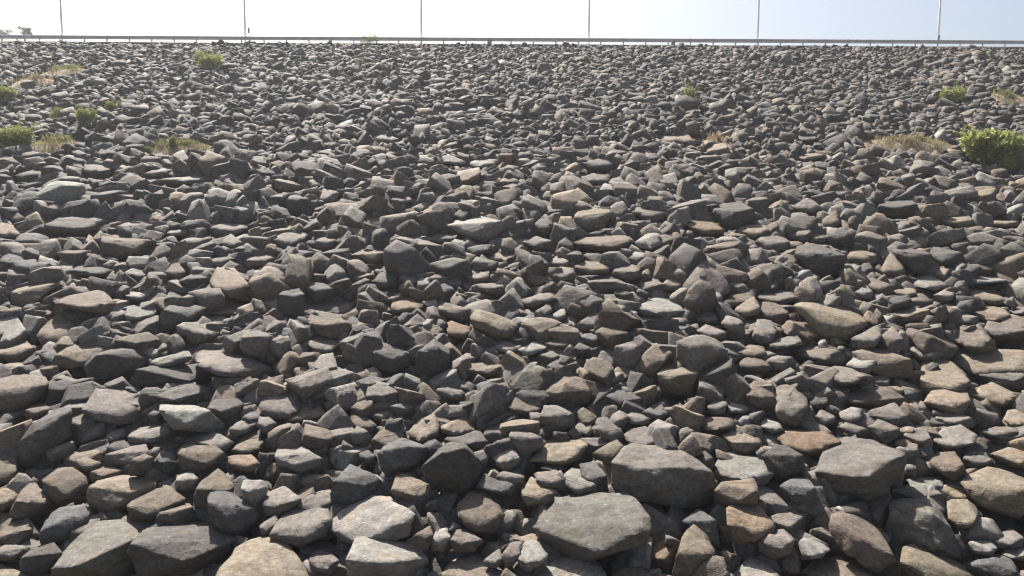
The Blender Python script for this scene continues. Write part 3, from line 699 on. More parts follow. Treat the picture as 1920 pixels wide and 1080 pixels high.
def scoops(P, r_, n, rad, depth):
    """shallow conchoidal hollows where flakes have broken away"""
    for k in range(n):
        q = P[r_.integers(len(P))]
        d = np.linalg.norm(P - q, axis=1) / (rad * r_.uniform(0.6, 1.3))
        P = P * (1 - depth * r_.uniform(0.5, 1.2) * np.clip(1 - d ** 2, 0, 1))[:, None]
    return P
def rand_rot():
    q = rng.normal(size=4); q /= np.linalg.norm(q)
    w, x, y, z = q
    return np.array([[1 - 2 * (y * y + z * z), 2 * (x * y - z * w), 2 * (x * z + y * w)],
                     [2 * (x * y + z * w), 1 - 2 * (x * x + z * z), 2 * (y * z - x * w)],
                     [2 * (x * z - y * w), 2 * (y * z + x * w), 1 - 2 * (x * x + y * y)]])
def stone_planes(r_):
    """perturbed block, wedge or slab with a few broken corners"""
    kind = r_.random()
    nrm, off = [], []
    for ax in range(3):
        for sg in (-1, 1):
            n = np.zeros(3); n[ax] = sg
            n += r_.normal(size=3) * (0.2 if kind < 0.65 else 0.34)
            nrm.append(n / np.linalg.norm(n)); off.append(r_.uniform(0.62, 1.0))
    nrm = np.vstack([nrm, np.eye(3), -np.eye(3)]); off = np.concatenate([off, np.full(6, 1.0)])
    for k in range(r_.integers(2, 5)):
        X, _ = poly_verts(nrm, off)
        X = X[np.abs(X).max(1) < 2.5]
        n = r_.normal(size=3); n /= np.linalg.norm(n)
        sup = (X @ n).max() if len(X) else 1.0
        nrm = np.vstack([nrm, n]); off = np.append(off, max(0.4, sup * r_.uniform(0.55, 0.84)))
    return nrm, off
def template(level, seed):
    r_ = np.random.default_rng(seed)
    nrm, off = stone_planes(r_)
    P, F = stone(level, nrm, off)
    P = P / np.abs(P).max(0)
    so = r_.uniform(0, 50, 3)
    w = 0.018 * fbm(P * 1.9 + so, 2)
    if level > 2: w = w + 0.020 * fbm(P * 4 + so, 3) + 0.012 * vnoise(np.stack([P[:, 2] * 7 + so[0], P[:, 0] + so[1], P[:, 1]], 1))
    if level > 2: P = scoops(P, r_, 2, 0.5, 0.06)
    return (P * (1 + w)[:, None]).astype(np.float32)
NT = 64
TPL = {lv: [template(lv, 100 + k) for k in range(NT)] for lv in (2, 3, 4)}

TONES = {'w': (0.2511, 0.2465, 0.2344), 'g': (0.1092, 0.0998, 0.0910), 'd': (0.0654, 0.0626, 0.0599), 'b': (0.0985, 0.0832, 0.0689), 't': (0.1328, 0.1126, 0.0884),
         'o': (0.1318, 0.0984, 0.0728), 'p': (0.1548, 0.1494, 0.1376), 's': (0.0688, 0.0688, 0.0695), 'v': (0.1004, 0.0970, 0.0874)}
def pick_tone(px, y):
    """left and far stones run cooler, right and near ones browner"""
    warm = min(1, max(0, (px - 300) / 1500)) * 0.6 + min(1, max(0, (70 - y) / 50)) * 0.4
    w = [('g', 0.42 if y < 58 else 0.26), ('d', 0.26 - 0.06 * warm + (0.26 if y > 58 else 0)), ('b', 0.05 + 0.30 * warm), ('t', 0.02 + 0.16 * warm), ('o', 0.015 * warm),
         ('p', 0.10 if y < 55 else 0.06), ('s', 0.20 * (1 - warm) + (0.22 if y > 58 else 0)), ('v', 0.04)]
    ks = [k for k, _ in w]; ps = np.array([max(x, 0) for _, x in w]); ps /= ps.sum()
    k = ks[rng.choice(len(ks), p=ps)]
    return k
def tone_rgb(k):
    c = np.array(TONES[k]) * rng.uniform(0.84, 1.16)
    return c * rng.uniform(0.98, 1.02, 3)

# ------------------------------------------------------------------ traced stones
ORG = {'A': (0, 720), 'B': (640, 720), 'C': (1280, 720), 'D': (0, 360), 'E': (640, 360), 'F': (1280, 360),
       'G': (0, 0), 'H': (640, 0), 'I': (1280, 0)}
def parse(line):
    body, *txt = [s.strip() for s in line.split('#')]
    head, *rest = body.split(' ', 2)
    code = rest[0]
    parts = rest[1].split('/')
    def pts(s):
        out = []
        for tok in s.split():
            x, y = map(float, tok.split(','))
            if head == 'W': out.append((x, y))
            else:
                ox, oy = ORG[head]; out.append((ox + x / 3, oy + y / 3))
        return np.array(out)
    O = pts(parts[0])
    x0, y0 = O.min(0); x1, y1 = O.max(0)
    if len(parts) > 1: Rg = pts(parts[1])
    else:
        fr = int(code[1:] or 5) / 10.0
        fr += rng.uniform(-0.06, 0.06)
        yl, yr = y0 + (y1 - y0) * (fr + rng.uniform(-0.08, 0.08)), y0 + (y1 - y0) * (fr + rng.uniform(-0.08, 0.08))
        xm = x0 + (x1 - x0) * rng.uniform(0.3, 0.7)
        Rg = np.array([(x0 + 0.06 * (x1 - x0), yl), (xm, max(yl, yr) + 0.09 * (y1 - y0)), (x1 - 0.06 * (x1 - x0), yr)])
    area = 0.5 * abs(np.dot(O[:, 0], np.roll(O[:, 1], -1)) - np.dot(O[:, 1], np.roll(O[:, 0], -1)))
    return dict(O=O, R=Rg, tone=code[0], label=txt[0] if txt else None, ref=txt[1] if len(txt) > 1 else None,
                area=area, box=(x0, y0, x1, y1), c=O.mean(0))
TR = [parse(l) for l in STONES.strip().splitlines()]

def hull_planes(P):
    bm = bmesh.new()
    for p in P: bm.verts.new(p)
    bmesh.ops.convex_hull(bm, input=bm.verts)
    bm.normal_update()
    nr, of = [], []
    fs = sorted([f for f in bm.faces], key=lambda f: -f.calc_area())
    for f in fs:
        n = np.array(f.normal[:]); d = float(np.dot(n, f.verts[0].co))
        if d < 0: n, d = -n, -d
        if d < 1e-4 or f.calc_area() < 1e-6: continue
        if any(np.dot(n, m_) > 0.985 for m_ in nr): continue
        nr.append(n); of.append(d)
    bm.free()
    return np.array(nr), np.array(of)

def build_traced(s, level):
    O, Rg = s['O'], s['R']
    x0, y0, x1, y1 = s['box']
    ib = O[:, 1].argmax()
    Pb = hit(O[ib, 0], O[ib, 1], 0.10)
    dep = np.dot(Pb - CAM, FWD)
    mpp = dep / FPX                                   # metres per photo pixel here
    wid = (x1 - x0) * mpp
    view = ray(*s['c']); view /= np.linalg.norm(view)
    hdir = view - SN * np.dot(view, SN); hdir /= np.linalg.norm(hdir)   # away from the camera along the slope
    fn = -hdir * 0.92 + SN * rng.uniform(0.2, 0.5) + X0 * rng.uniform(-0.3, 0.3); fn /= np.linalg.norm(fn)
    # front face rises from the foot; its left and right ends turn a little away
    base = hit_plane(s['c'][0], y1, Pb, fn)
    def front(px, py, back=0.0): return hit_plane(px, py, base, fn) + view * back
    RP = [front(x, y, 0.18 * wid * abs((x - s['c'][0]) / max(1, (x1 - x0) / 2)) ** 2) for x, y in Rg]
    tn = SN * 0.65 + np.array([0, 0, 0.55]) + rng.normal(size=3) * 0.24 * np.array([1, 0.35, 0]) + X0 * s.get('lean', 0)
    tn /= np.linalg.norm(tn)
    rm = np.mean(RP, 0)
    OP = []
    for x, y in O:
        ry = np.interp(x, Rg[:, 0], Rg[:, 1])
        side = abs((x - s['c'][0]) / max(1, (x1 - x0) / 2))
        if y < ry:
            p = hit_plane(x, y, rm, tn)
            t = np.dot(p - CAM, FWD) / np.dot(ray(x, y), FWD)
            pf = front(x, y); tf = np.dot(pf - CAM, FWD)
            t = np.clip(np.dot(p - CAM, FWD), tf, tf + 1.1 * wid)
            OP.append(CAM + ray(x, y) * t)
        else:
            OP.append(front(x, y, 0.25 * wid * side ** 2))
    OP = np.array(OP); RP = np.array(RP)
    cen = OP.mean(0)
    back = []
    for p in OP:                                      # hidden back and underside
        q = CAM + (p - CAM) * 1.0
        q = cen + (q - cen) * 0.8 + hdir * wid * 0.28 - SN * wid * 0.10
        back.append(q)
    # one or two corners standing out of the shaded front split it into facets
    nose = []
    for k in range(rng.integers(1, 3)):
        fx = rng.uniform(0.25, 0.75); x = x0 + fx * (x1 - x0)
        ry = np.interp(x, Rg[:, 0], Rg[:, 1]); y = ry + (y1 - ry) * rng.uniform(0.15, 0.7)
        nose.append(front(x, y, -wid * rng.uniform(0.05, 0.16)))
    H = np.vstack([OP, RP, back, nose])
    lo, hi = H.min(0), H.max(0)
    c = 0.6 * (OP.mean(0)) + 0.4 * np.mean(back, 0)
    # work in camera aligned, normalised axes
    B = np.stack([RGT, UPV, FWD])
    L = (H - c) @ B.T
    sc = np.abs(L).max(0) + 1e-6
    nr, of = hull_planes(L / sc)
    for k in range(rng.integers(1, 4)):               # a few broken corners
        n = rng.normal(size=3); n /= np.linalg.norm(n)
        if (nr @ n).max() > 0.97: continue
        X, _ = poly_verts(nr, of)
        nr = np.vstack([nr, n]); of = np.append(of, (X @ n).max() * rng.uniform(0.86, 0.96))
    P, F = stone(level, nr, of)
    so = rng.uniform(0, 60, 3)
    P = scoops(P, rng, 7 if level > 4 else 4, 0.42, 0.085)
    P = P * sc * 1.03
    size = float(np.mean(sc))
    Pn = P / size
    bn = (tn @ B.T) + rng.normal(size=3) * 0.15; bn /= np.linalg.norm(bn)
    # bedding ledges + worn relief
    lay = Pn @ bn
    led = vnoise(np.stack([lay * 7 + so[0], Pn[:, 0] * 0.8 + so[1], Pn[:, 2] * 0.8 + so[2]], 1))
    rd = 0.035 * fbm(Pn * 1.7 + so, 3) + 0.030 * (1 - 2 * np.abs(fbm(Pn * 4.2 + so, 3))) + 0.034 * led
    if level >= 4: rd = rd + 0.010 * fbm(Pn * 13 + so, 2)
    P = P * (1 + rd)[:, None]
    W = P @ B
    # texture frame: z along bedding
    ax = np.cross(bn, [0.3, 1, 0.2]); ax /= np.linalg.norm(ax); ay = np.cross(bn, ax)
    rc = P @ np.stack([ax, ay, bn], 1) + so
    s['pos'] = c; s['wid'] = wid
    return c, W, F, rc

for i, s in enumerate(TR):
    s['lv'] = 5 if s['area'] > 9000 else 4 if s['area'] > 1500 else 3

# image-space depth of the traced stones (quarter resolution): keeps loose filler from standing in front of them
MW, MH = 480, 270
zmap = np.full((MH, MW), 1e9)
def cells(px, py):
    return np.clip((px / 4).astype(int), 0, MW - 1), np.clip((py / 4).astype(int), 0, MH - 1), (px >= 0) & (px < 1920) & (py >= 0) & (py < 1080)
def mark_traced(built):
    gy, gx = np.mgrid[0:MH, 0:MW]
    gx = gx * 4 + 2; gy = gy * 4 + 2
    for s, c, W, F, rc in built:
        O = s['O']; ins = np.zeros((MH, MW), bool)
        j = len(O) - 1
        for i in range(len(O)):
            (xi, yi), (xj, yj) = O[i], O[j]
            if yi != yj: ins ^= ((yi > gy) != (yj > gy)) & (gx < (xj - xi) * (gy - yi) / (yj - yi) + xi)
            j = i
        own = np.full((MH, MW), 1e9)
        own[ins] = np.dot(s['pos'] - CAM, FWD)
        px, py, t = project(W + c)
        ix, iy, ok = cells(px, py)
        np.minimum.at(own, (iy[ok], ix[ok]), t[ok])
        own[~ins] = 1e9
        np.minimum(zmap, own, out=zmap)
def covered(px, py, t):
    ix, iy, inside = cells(px, py)
    z = np.where(inside, zmap[iy, ix], 1e9)
    k = iy * MW + ix
    front = (z < 1e8) & (z > t + 0.02)
    n = max(1, len(np.unique(k)))
    return len(np.unique(k[front])) / n, ((z < 1e8) & (z <= t)).mean()   # share standing in front, share hidden behind

# ------------------------------------------------------------------ filler stones
def slope_point(x, y, h=0.0):
    return np.array([x, y, slope_z(y)]) + SN * h
def zone(y):
    return float(np.interp(y, [25, 40, 50, 62, 100], [1.04, 1.0, 0.93, 0.68, 0.60]))
def patchy(x, y):
    return 1 + 0.2 * float(vnoise(np.array([[x * 0.13 + 7, y * 0.13, 3.0]]))[0])
class Hash:
    def __init__(self, cell): self.c = cell; self.d = {}
    def near(self, u, v, r):
        c = self.c
        for i in range(int((u - r) // c), int((u + r) // c) + 1):
            for j in range(int((v - r) // c), int((v + r) // c) + 1):
                yield from self.d.get((i, j), ())
    def add(self, u, v, r): self.d.setdefault((int(u // self.c), int(v // self.c)), []).append((u, v, r))
VEG = []                                              # (x, y, rx, ry) soil patches kept clear of stones
def half_width(y): return (y * 0.98 / FPX * 960 / 0.97) + 10
fill = []                                             # dicts
def orient(y):
    yaw = rng.normal() * 0.9 + (math.pi if rng.random() < 0.5 else 0)
    tilt = rng.normal(size=2) * 0.5
    ex = X0 * math.cos(yaw) + SV * math.sin(yaw); ey = -X0 * math.sin(yaw) + SV * math.cos(yaw)
    en = SN + ex * tilt[0] + ey * tilt[1] + np.array([0, 0, 0.25 if y < 56 else 0.05]); en /= np.linalg.norm(en)
    ex = ex - en * np.dot(ex, en); ex /= np.linalg.norm(ex); ey = np.cross(en, ex)
    if rng.random() < 0.3: en, ey = ey, -en            # some stand on edge
    return np.stack([ex, ey, en])
def throw(n, r0, r1, ylo, yhi, k, grid, hfac, low=False, zmul=True, cov=0.03):
    got = 0
    for _ in range(n):
        y = ylo + (yhi - ylo) * math.sqrt(rng.uniform((ylo / yhi) ** 2 * 0.8, 1)) if yhi > 60 else rng.uniform(ylo, yhi)
        if y < ylo: continue
        x = rng.uniform(-1, 1) * half_width(y)
        r = rng.uniform(r0, r1) * (zone(y) * patchy(x, y) if zmul else 1)
        if y > 92: r *= 0.75
        v = y / CS
        if any(((x - a) / 1.18) ** 2 + ((v - b) / 0.88) ** 2 < (k * (r + q)) ** 2 for a, b, q in grid.near(x, v, (r + 1.6) * 1.2)): continue
        if any(((x - a) / rx) ** 2 + ((y - b) / ry) ** 2 < 1 for a, b, rx, ry in VEG): continue
        el, fl = rng.uniform(1.0, 1.5), (rng.uniform(0.62, 1.2) if y < 56 else rng.uniform(0.6, 1.15))
        dims = np.array([r * el, r / el * 1.12, r * fl])
        h = dims[2] * hfac + (rng.uniform(-0.75, -0.42) if low else rng.uniform(-0.25, 0.12))
        P = slope_point(x, y, h)
        px, py, t = project(P)
        f = dict(P=P, dims=dims, y=y, t=t, px=px, py=py, r=r, T=int(rng.integers(NT)), M=orient(y))
        if y < 75:
            W = (TPL[2][f['T']] * (dims * 1.12)) @ f['M'] + P
            fr_, bh_ = covered(*project(W))
            if fr_ > cov or bh_ > 0.95: continue
        grid.add(x, v, r)
        fill.append(f)
        got += 1
    return got
# vegetation patches: (px, py, half-width px, depth m) -> clear ground on the slope
def patch(px, py, wpx, dep):
    p = hit(px, py, 0.0)
    return p[0], p[1], wpx * p[1] / FPX, dep
SOIL = [(64, 158, 44, 1.6, 'dry'), (128, 138, 48, 1.8, 'green'), (102, 278, 64, 1.8, 'yellow'), (340, 283, 70, 1.3, 'yellow'),
        (1345, 272, 26, 2.2, 'dry'), (1700, 275, 96, 1.6, 'mixed'), (1885, 188, 46, 2.0, 'olive'), (112, 222, 14, 1.6, 'olive')]
for a in SOIL: VEG.append(patch(*a[:4]))
NSOIL = len(VEG)
for x, y, rx, ry in list(VEG): VEG.append((x, y - 0.9, rx * 0.95, ry))   # nothing tall right in front of the grass

BUSHES = [
    (390, 130, 66, 36, 'round bright green bush high on the slope between the first two lamp posts', M_LEAF, 2600, False),
    (676, 124, 24, 16, 'tiny yellow-green bush high on the slope below the grey weed clump', M_YEL, 700, False),
    (4, 192, 60, 36, 'bright green bush cut by the left edge, upper of the two there', M_LEAF, 2600, False),
    (163, 240, 44, 42, 'narrow green bush among upper left rocks, taller than it is wide', M_LEAF, 2600, False),
    (213, 207, 32, 22, 'small loose green bush just above the narrow upper left bush', M_LEAF, 900, True),
    (24, 284, 88, 50, 'full green bush beside the yellow grass patch at the left edge', M_LEAF, 2600, False),
    (324, 280, 22, 26, 'small upright green weed standing in the thin yellow grass strip', M_LEAF, 700, False),
    (278, 288, 20, 14, 'low olive weed at the left end of the thin yellow grass strip', M_OLIVE, 500, False),
    (1297, 192, 38, 34, 'sparse pale green bush alone right of upper centre', M_LEAF, 1100, True),
    (1788, 192, 56, 32, 'low bright green bush high on the right side of the slope', M_LEAF, 1600, False),
    (1862, 304, 150, 60, 'widest dense green bush at the right edge beside the dry grass', M_LEAF, 4200, False),
    (1892, 322, 40, 30, 'small green shoot growing below the widest right edge bush', M_LEAF, 700, True),
    (1918, 358, 24, 20, 'low green weed cut by the right edge, lowest of the greenery', M_LEAF, 500, True),
]
for a in BUSHES: VEG.append(patch(a[0], a[1] + 5, a[2] * 0.46, 1.5))

YLO, YHI = 15.0, DTOP - 2.6
G1 = Hash(1.6)
# footprints of traced stones
BUILT = []
for s in TR:
    c, W, F, rc = build_traced(s, s['lv'])
    BUILT.append((s, c, W, F, rc))
    foot = hit(s['c'][0], s['box'][3] - 0.25 * (s['box'][3] - s['box'][1]), 0)
    G1.add(c[0], foot[1] / CS, 0.36 * s['wid'])
mark_traced(BUILT)
throw(700, 0.80, 1.00, YLO, YHI, 0.80, G1, 0.45)
throw(36000, 0.48, 0.76, YLO, YHI, 0.64, G1, 0.52)
throw(110000, 0.33, 0.48, YLO, YHI, 0.60, G1, 0.55)
throw(12000, 0.20, 0.30, YLO, 76, 0.62, G1, 0.4, zmul=False, cov=0.05)
throw(1500, 0.13, 0.20, YLO, 45, 0.62, G1, 0.5, zmul=False)
n_top = len(fill)
G2 = Hash(1.0)
throw(9000, 0.36, 0.62, YLO, 46, 0.58, G2, 0.5, low=True, zmul=False, cov=0.05)
throw(8000, 0.28, 0.42, YLO, 66, 0.58, G2, 0.5, low=True, zmul=False, cov=0.06)
print('filler', n_top, len(fill) - n_top)

def fill_mesh(f, lv=None):
    lv = lv or (4 if f['y'] < 35 and f['r'] > 0.42 else 3 if f['y'] < 58 and f['r'] > 0.28 else 2)
    L = TPL[lv][f['T']] * (f['dims'] * 1.12)
    return lv, L @ f['M'], L + rng.uniform(0, 60, 3)

# ------------------------------------------------------------------ label wording
TW = {'g': 'grey', 'd': 'dark grey', 'b': 'brown', 't': 'tan', 'o': 'rust-tinged', 'p': 'pale grey', 'w': 'whitish', 's': 'slate-blue', 'v': 'olive-grey'}
REFS = [s for s in TR if s['ref']]
def shape_word(s):
    x0, y0, x1, y1 = s['box']; asp = (x1 - x0) / (y1 - y0)
    O = s['O']; tw = O[O[:, 1] < y0 + 0.3 * (y1 - y0)]
    top = (tw[:, 0].max() - tw[:, 0].min()) / (x1 - x0) if len(tw) > 1 else 0
    if asp > 2.4: return 'long flat'
    if asp < 0.95: return 'upright'
    if top < 0.2: return 'pointed'
    if top > 0.6: return 'square-topped'
    return 'wide' if asp > 1.7 else 'blocky'
def direction(dx, dy):
    a = math.degrees(math.atan2(-dy, dx)) % 360
    return ['right of', 'upper right of', 'above', 'upper left of', 'left of', 'lower left of', 'below', 'lower right of'][int((a + 22.5) // 45) % 8]
def auto_labels(items):
    used = {}
    for s in sorted(items, key=lambda q: -q['area']):
        if s['label']: continue
        size = 'big ' if s['area'] > 7000 else 'small ' if s['area'] < 1500 else ''
        cand = sorted(REFS, key=lambda q: np.hypot(*(q['c'] - s['c'])))[:6]
        done = False
        for q in cand[:3]:
            d = s['c'] - q['c']
            key = (size, TW[s['tone']], shape_word(s), direction(*d), q['ref'])
            if key not in used:
                used[key] = 1; done = True
                s['label'] = f"{size}{key[1]} {key[2]} rock {key[3]} the {q['ref']}"
                break
        if not done:
            q = cand[0]; d = s['c'] - q['c']
            key = (size, TW[s['tone']], shape_word(s), direction(*d), q['ref'])
            used[key] += 1
            s['label'] = f"another {size}{key[1]} {key[2]} rock farther {key[3]} the {q['ref']}" if used[key] == 2 else f"outermost {size}{key[1]} {key[2]} rock {key[3]} the {q['ref']}"

HIDDEN = {209, 185}                                       # traced stones that ended up mostly behind others
IND = sorted([i for i in range(len(TR)) if i not in HIDDEN and TR[i]['tone'] != 'w'], key=lambda i: -TR[i]['area'])[:300]
INDS = set(IND)
auto_labels([TR[i] for i in IND])
SV_, SF_, ST_, SR_ = [], [], [], []
nv = 0
def to_stuff(P, W, F, rc, rgb):
    global nv
    SV_.append((W + P).astype(np.float32)); SF_.append(F + nv); SR_.append(rc.astype(np.float32))
    ST_.append(np.tile(np.array(rgb, dtype=np.float32), (len(W), 1))); nv += len(W)
for i, (s, c, W, F, rc) in enumerate(BUILT):
    rgb = tone_rgb(s['tone'])
    if i in INDS:
        me = mesh_np('rock', W, F, ROCK, False, attrs={'rc': rc, 'tone': np.tile(rgb, (len(W), 1))})
        o = link('boulder' if s['area'] > 7000 else 'rock', me, None, c)
        setp(o, s['label'], 'boulder' if s['area'] > 7000 else 'rock', 'rocks piled on the dam slope')
    else: to_stuff(c, W, F, rc, rgb)
for f in fill:
    lv, W, rc = fill_mesh(f)
    to_stuff(f['P'], W, ico(lv)[1], rc, tone_rgb(pick_tone(f['px'], f['y'])))
me = mesh_np('rubble', np.vstack(SV_), np.vstack(SF_), ROCK, False, attrs={'rc': np.vstack(SR_), 'tone': np.vstack(ST_)})
setp(link('rubble', me), 'thousands of smaller angular grey rocks covering the whole slope', 'rubble', kind='stuff')

# ------------------------------------------------------------------ crest: guard rail, lamp posts, marker
RAILY = DTOP + 1.1
def crest_x(px): return at_depth(px, 78, RAILY)[0]
rail = empty('guard_rail', (0, RAILY, ZTOP))
setp(rail, 'long grey steel guard rail running along the crest above the rocks', 'guard rail')
prof = [(0.0, 0.40), (-0.05, 0.42), (-0.09, 0.52), (-0.09, 0.58), (-0.02, 0.645), (-0.02, 0.675), (-0.09, 0.74), (-0.09, 0.80), (-0.05, 0.88), (0.0, 0.92)]
XA, XB = -95, 95
bm = bmesh.new()
loop = prof + [(x + 0.015, z) for x, z in reversed(prof)]
nseg = 38
rows = [[bm.verts.new((XA + (XB - XA) * k / nseg, y, z)) for y, z in loop] for k in range(nseg + 1)]
for A, B in zip(rows, rows[1:]):
    for i in range(len(loop)): bm.faces.new((A[i], B[i], B[(i + 1) % len(loop)], A[(i + 1) % len(loop)]))
bm.faces.new(rows[0]); bm.faces.new(rows[-1][::-1])
link('rail_beam', from_bm('rail_beam', bm, M_RAIL), rail)
bm = bmesh.new()
add_tube(bm, [(0, 0.07, -0.35), (0, 0.07, 0.93)], [0.09, 0.09], 10)
add_box(bm, (0, 0.035, 0.66), (0.12, 0.05, 0.34))
post_me = from_bm('rail_post', bm, M_POST)
px0 = crest_x(158); step = crest_x(158 + 42.1) - px0
k0 = int((XA + 1 - px0) / step); k = k0
while px0 + k * step < XB - 1:
    link('post', post_me, rail, (px0 + k * step, 0, 0)); k += 1

def make_lamp():
    root = empty('lamp_post')
    bm = bmesh.new(); add_tube(bm, [(0, 0, 0), (0, 0, 3), (0, 0, 8.2), (0, 0.25, 8.9), (0, 0.9, 9.2), (0, 1.7, 9.3)], [0.135, 0.125, 0.09, 0.06, 0.05, 0.045], 12)
    link('pole', from_bm('pole', bm, M_POLE, True), root)
    bm = bmesh.new(); add_box(bm, (0, 0, 0.02), (0.4, 0.4, 0.06), 0, 0.01)
    for sx in (-1, 1):
        for sy in (-1, 1): add_tube(bm, [(0.14 * sx, 0.14 * sy, 0.05), (0.14 * sx, 0.14 * sy, 0.12)], [0.02, 0.02], 6)
    link('base_plate', from_bm('base_plate', bm, M_POST), root)
    bm = bmesh.new(); add_box(bm, (0, 2.05, 9.33), (0.26, 0.8, 0.12), 0, 0.04)
    hd = link('lamp_head', from_bm('lamp_head', bm, M_HEAD), root)
    bm = bmesh.new(); add_box(bm, (0, 2.1, 9.262), (0.2, 0.55, 0.03), 0, 0.01)
    link('lens', from_bm('lens', bm, M_GLASS), hd)
    return root
LY = DTOP + 1.9
lamp0 = make_lamp()
lamps = [(117, 'slim grey lamp post farthest left on the crest, near the distant trees'),
         (460, 'slim grey lamp post with the small marker sign standing next to it'),
         (790, 'slim grey lamp post on the crest right of the grey weed clump'),
         (1104, 'slim grey lamp post on the crest, fourth counting from the distant trees'),
         (1420.5, 'slim grey lamp post on the crest, next left of the one carrying a control box'),
         (1759, 'slim grey lamp post carrying a small control box low on its pole')]
for i, (px, lab) in enumerate(lamps):
    if i == 0: r = lamp0
    else:
        r = lamp0.copy(); COL.objects.link(r)
        for ch in list(lamp0.children):
            c2 = ch.copy(); COL.objects.link(c2); c2.parent = r
            for g2 in ch.children:
                d2 = g2.copy(); COL.objects.link(d2); d2.parent = c2
    r.location = (at_depth(px, 74, LY)[0], LY, ZTOP)
    setp(r, lab, 'lamp post', 'lamp posts along the crest')
    if i == 5:
        bm = bmesh.new(); add_box(bm, (0, -0.15, 1.3), (0.34, 0.24, 0.8), 0, 0.08)
        add_box(bm, (0, -0.285, 1.3), (0.22, 0.02, 0.6))
        link('control_box', from_bm('control_box', bm, M_BOX), r)
mk = empty('marker_sign', (at_depth(466.5, 74, LY)[0], LY + 0.1, ZTOP))
setp(mk, 'small upright brownish marker plate on a thin stake beside a lamp post', 'marker sign')
bm = bmesh.new(); add_tube(bm, [(0, 0, 0), (0, 0, 1.55)], [0.03, 0.03], 8)
link('stake', from_bm('stake', bm, M_POLE), mk)
bm = bmesh.new(); add_box(bm, (0, -0.05, 1.85), (0.27, 0.05, 0.72), 0, 0.02)
link('plate', from_bm('plate', bm, M_PLATE), mk)
for px, w, lab in ((918, 0.55, 'dark weathered concrete block under the rail right of the third lamp post'), (1261, 0.45, 'small weathered concrete footing under the rail between two lamp posts')):
    bm = bmesh.new(); add_box(bm, (0, 0, 0.1), (w, 0.5, 0.75), 0.1, 0.05); add_box(bm, (0.05, 0, 0.5), (w * 0.6, 0.35, 0.12), 0.1, 0.02)
    setp(link('concrete_block', from_bm('concrete_block', bm, M_CONC), None, (crest_x(px), RAILY - 0.45, ZTOP)), lab, 'concrete block')

# ------------------------------------------------------------------ vegetation
def leaf_cloud(n, blobs, lsize, up=0.3):
    """small leaf quads scattered in blobs [(cx,cy,cz,rx,ry,rz)], denser at the skin"""
    V, F = [], []
    bl = np.array(blobs); w = bl[:, 3] * bl[:, 4] * bl[:, 5]; w = w / w.sum()
    idx = rng.choice(len(bl), n, p=w)
    d = rng.normal(size=(n, 3)); d /= np.linalg.norm(d, axis=1, keepdims=True)
    rr = rng.uniform(0.15, 1, n) ** 0.5
    C = bl[idx, :3] + d * rr[:, None] * bl[idx, 3:6]
    C[:, 2] = np.maximum(C[:, 2], 0.03)
    t = rng.normal(size=(n, 3)) + d * 0.6 + np.array([0, 0, up]); t /= np.linalg.norm(t, axis=1, keepdims=True)
    b = np.cross(t, rng.normal(size=(n, 3))); b /= np.linalg.norm(b, axis=1, keepdims=True)
    ln = lsize * rng.uniform(0.6, 1.4, n)[:, None]; wd = ln * 0.28
    q = np.stack([C - t * ln, C + b * wd, C + t * ln, C - b * wd], 1)
    return q.reshape(-1, 3), np.arange(4 * n).reshape(n, 4)
def stems(bm, n, r, h):
    for k in range(n):
        a = rng.uniform(0, 6.28); q = rng.uniform(0.2, 1) * r
        add_tube(bm, [(0.1 * math.cos(a), 0.1 * math.sin(a), -0.3), (0.5 * q * math.cos(a), 0.4 * q * math.sin(a), h * 0.4), (q * math.cos(a), 0.7 * q * math.sin(a), h * rng.uniform(0.7, 0.95))], [0.03, 0.02, 0.008], 5)
def bush(px, py, wpx, hpx, label, mat=M_LEAF, n=2600, group=None, loose=False):
    """px,py = foot; width and height in photo pixels"""
    P = hit(px, py, 0.25); m = np.dot(P - CAM, FWD) / FPX
    w, h = wpx * m, hpx * m
    root = empty('bush', P); setp(root, label, 'bush', group)
    bl = []
    nb = 14 if not loose else 9
    for k in range(nb):
        a = rng.uniform(0, 6.28); q = math.sqrt(rng.uniform(0, 1)) * 0.34 * w
        hh = h * rng.uniform(0.22, 0.78) * (1 - 0.5 * (q / (0.5 * w)) ** 2)
        bl.append((q * math.cos(a), q * math.sin(a) * 0.6, hh, w * rng.uniform(0.12, 0.2), w * 0.16, h * rng.uniform(0.2, 0.34)))
    V, F = leaf_cloud(n, bl, 0.055 + 0.0012 * wpx, 0.5)
    # straggling shoots beyond the main mass
    sh = []
    for k in range(16):
        a = rng.uniform(0, 6.28); q = rng.uniform(0.25, 0.56) * w; zt = h * rng.uniform(0.35, 1.15)
        for u in np.linspace(0.3, 1, 8): sh.append((q * u * math.cos(a), 0.6 * q * u * math.sin(a), zt * u ** 0.8, 0.05, 0.05, 0.05))
    V2, F2 = leaf_cloud(max(160, n // 6), sh, 0.05 + 0.001 * wpx, 0.5)
    V, F = np.vstack([V, V2]), np.vstack([F, F2 + len(V)])
    link('foliage', mesh_np('foliage', V, F, mat, False), root)
    bm = bmesh.new(); stems(bm, 9, 0.4 * w, h)
    link('stems', from_bm('stems', bm, M_BARK), root)
for a in BUSHES: bush(*a[:5], mat=a[5], n=a[6], group='green bushes growing among the rocks', loose=a[7])

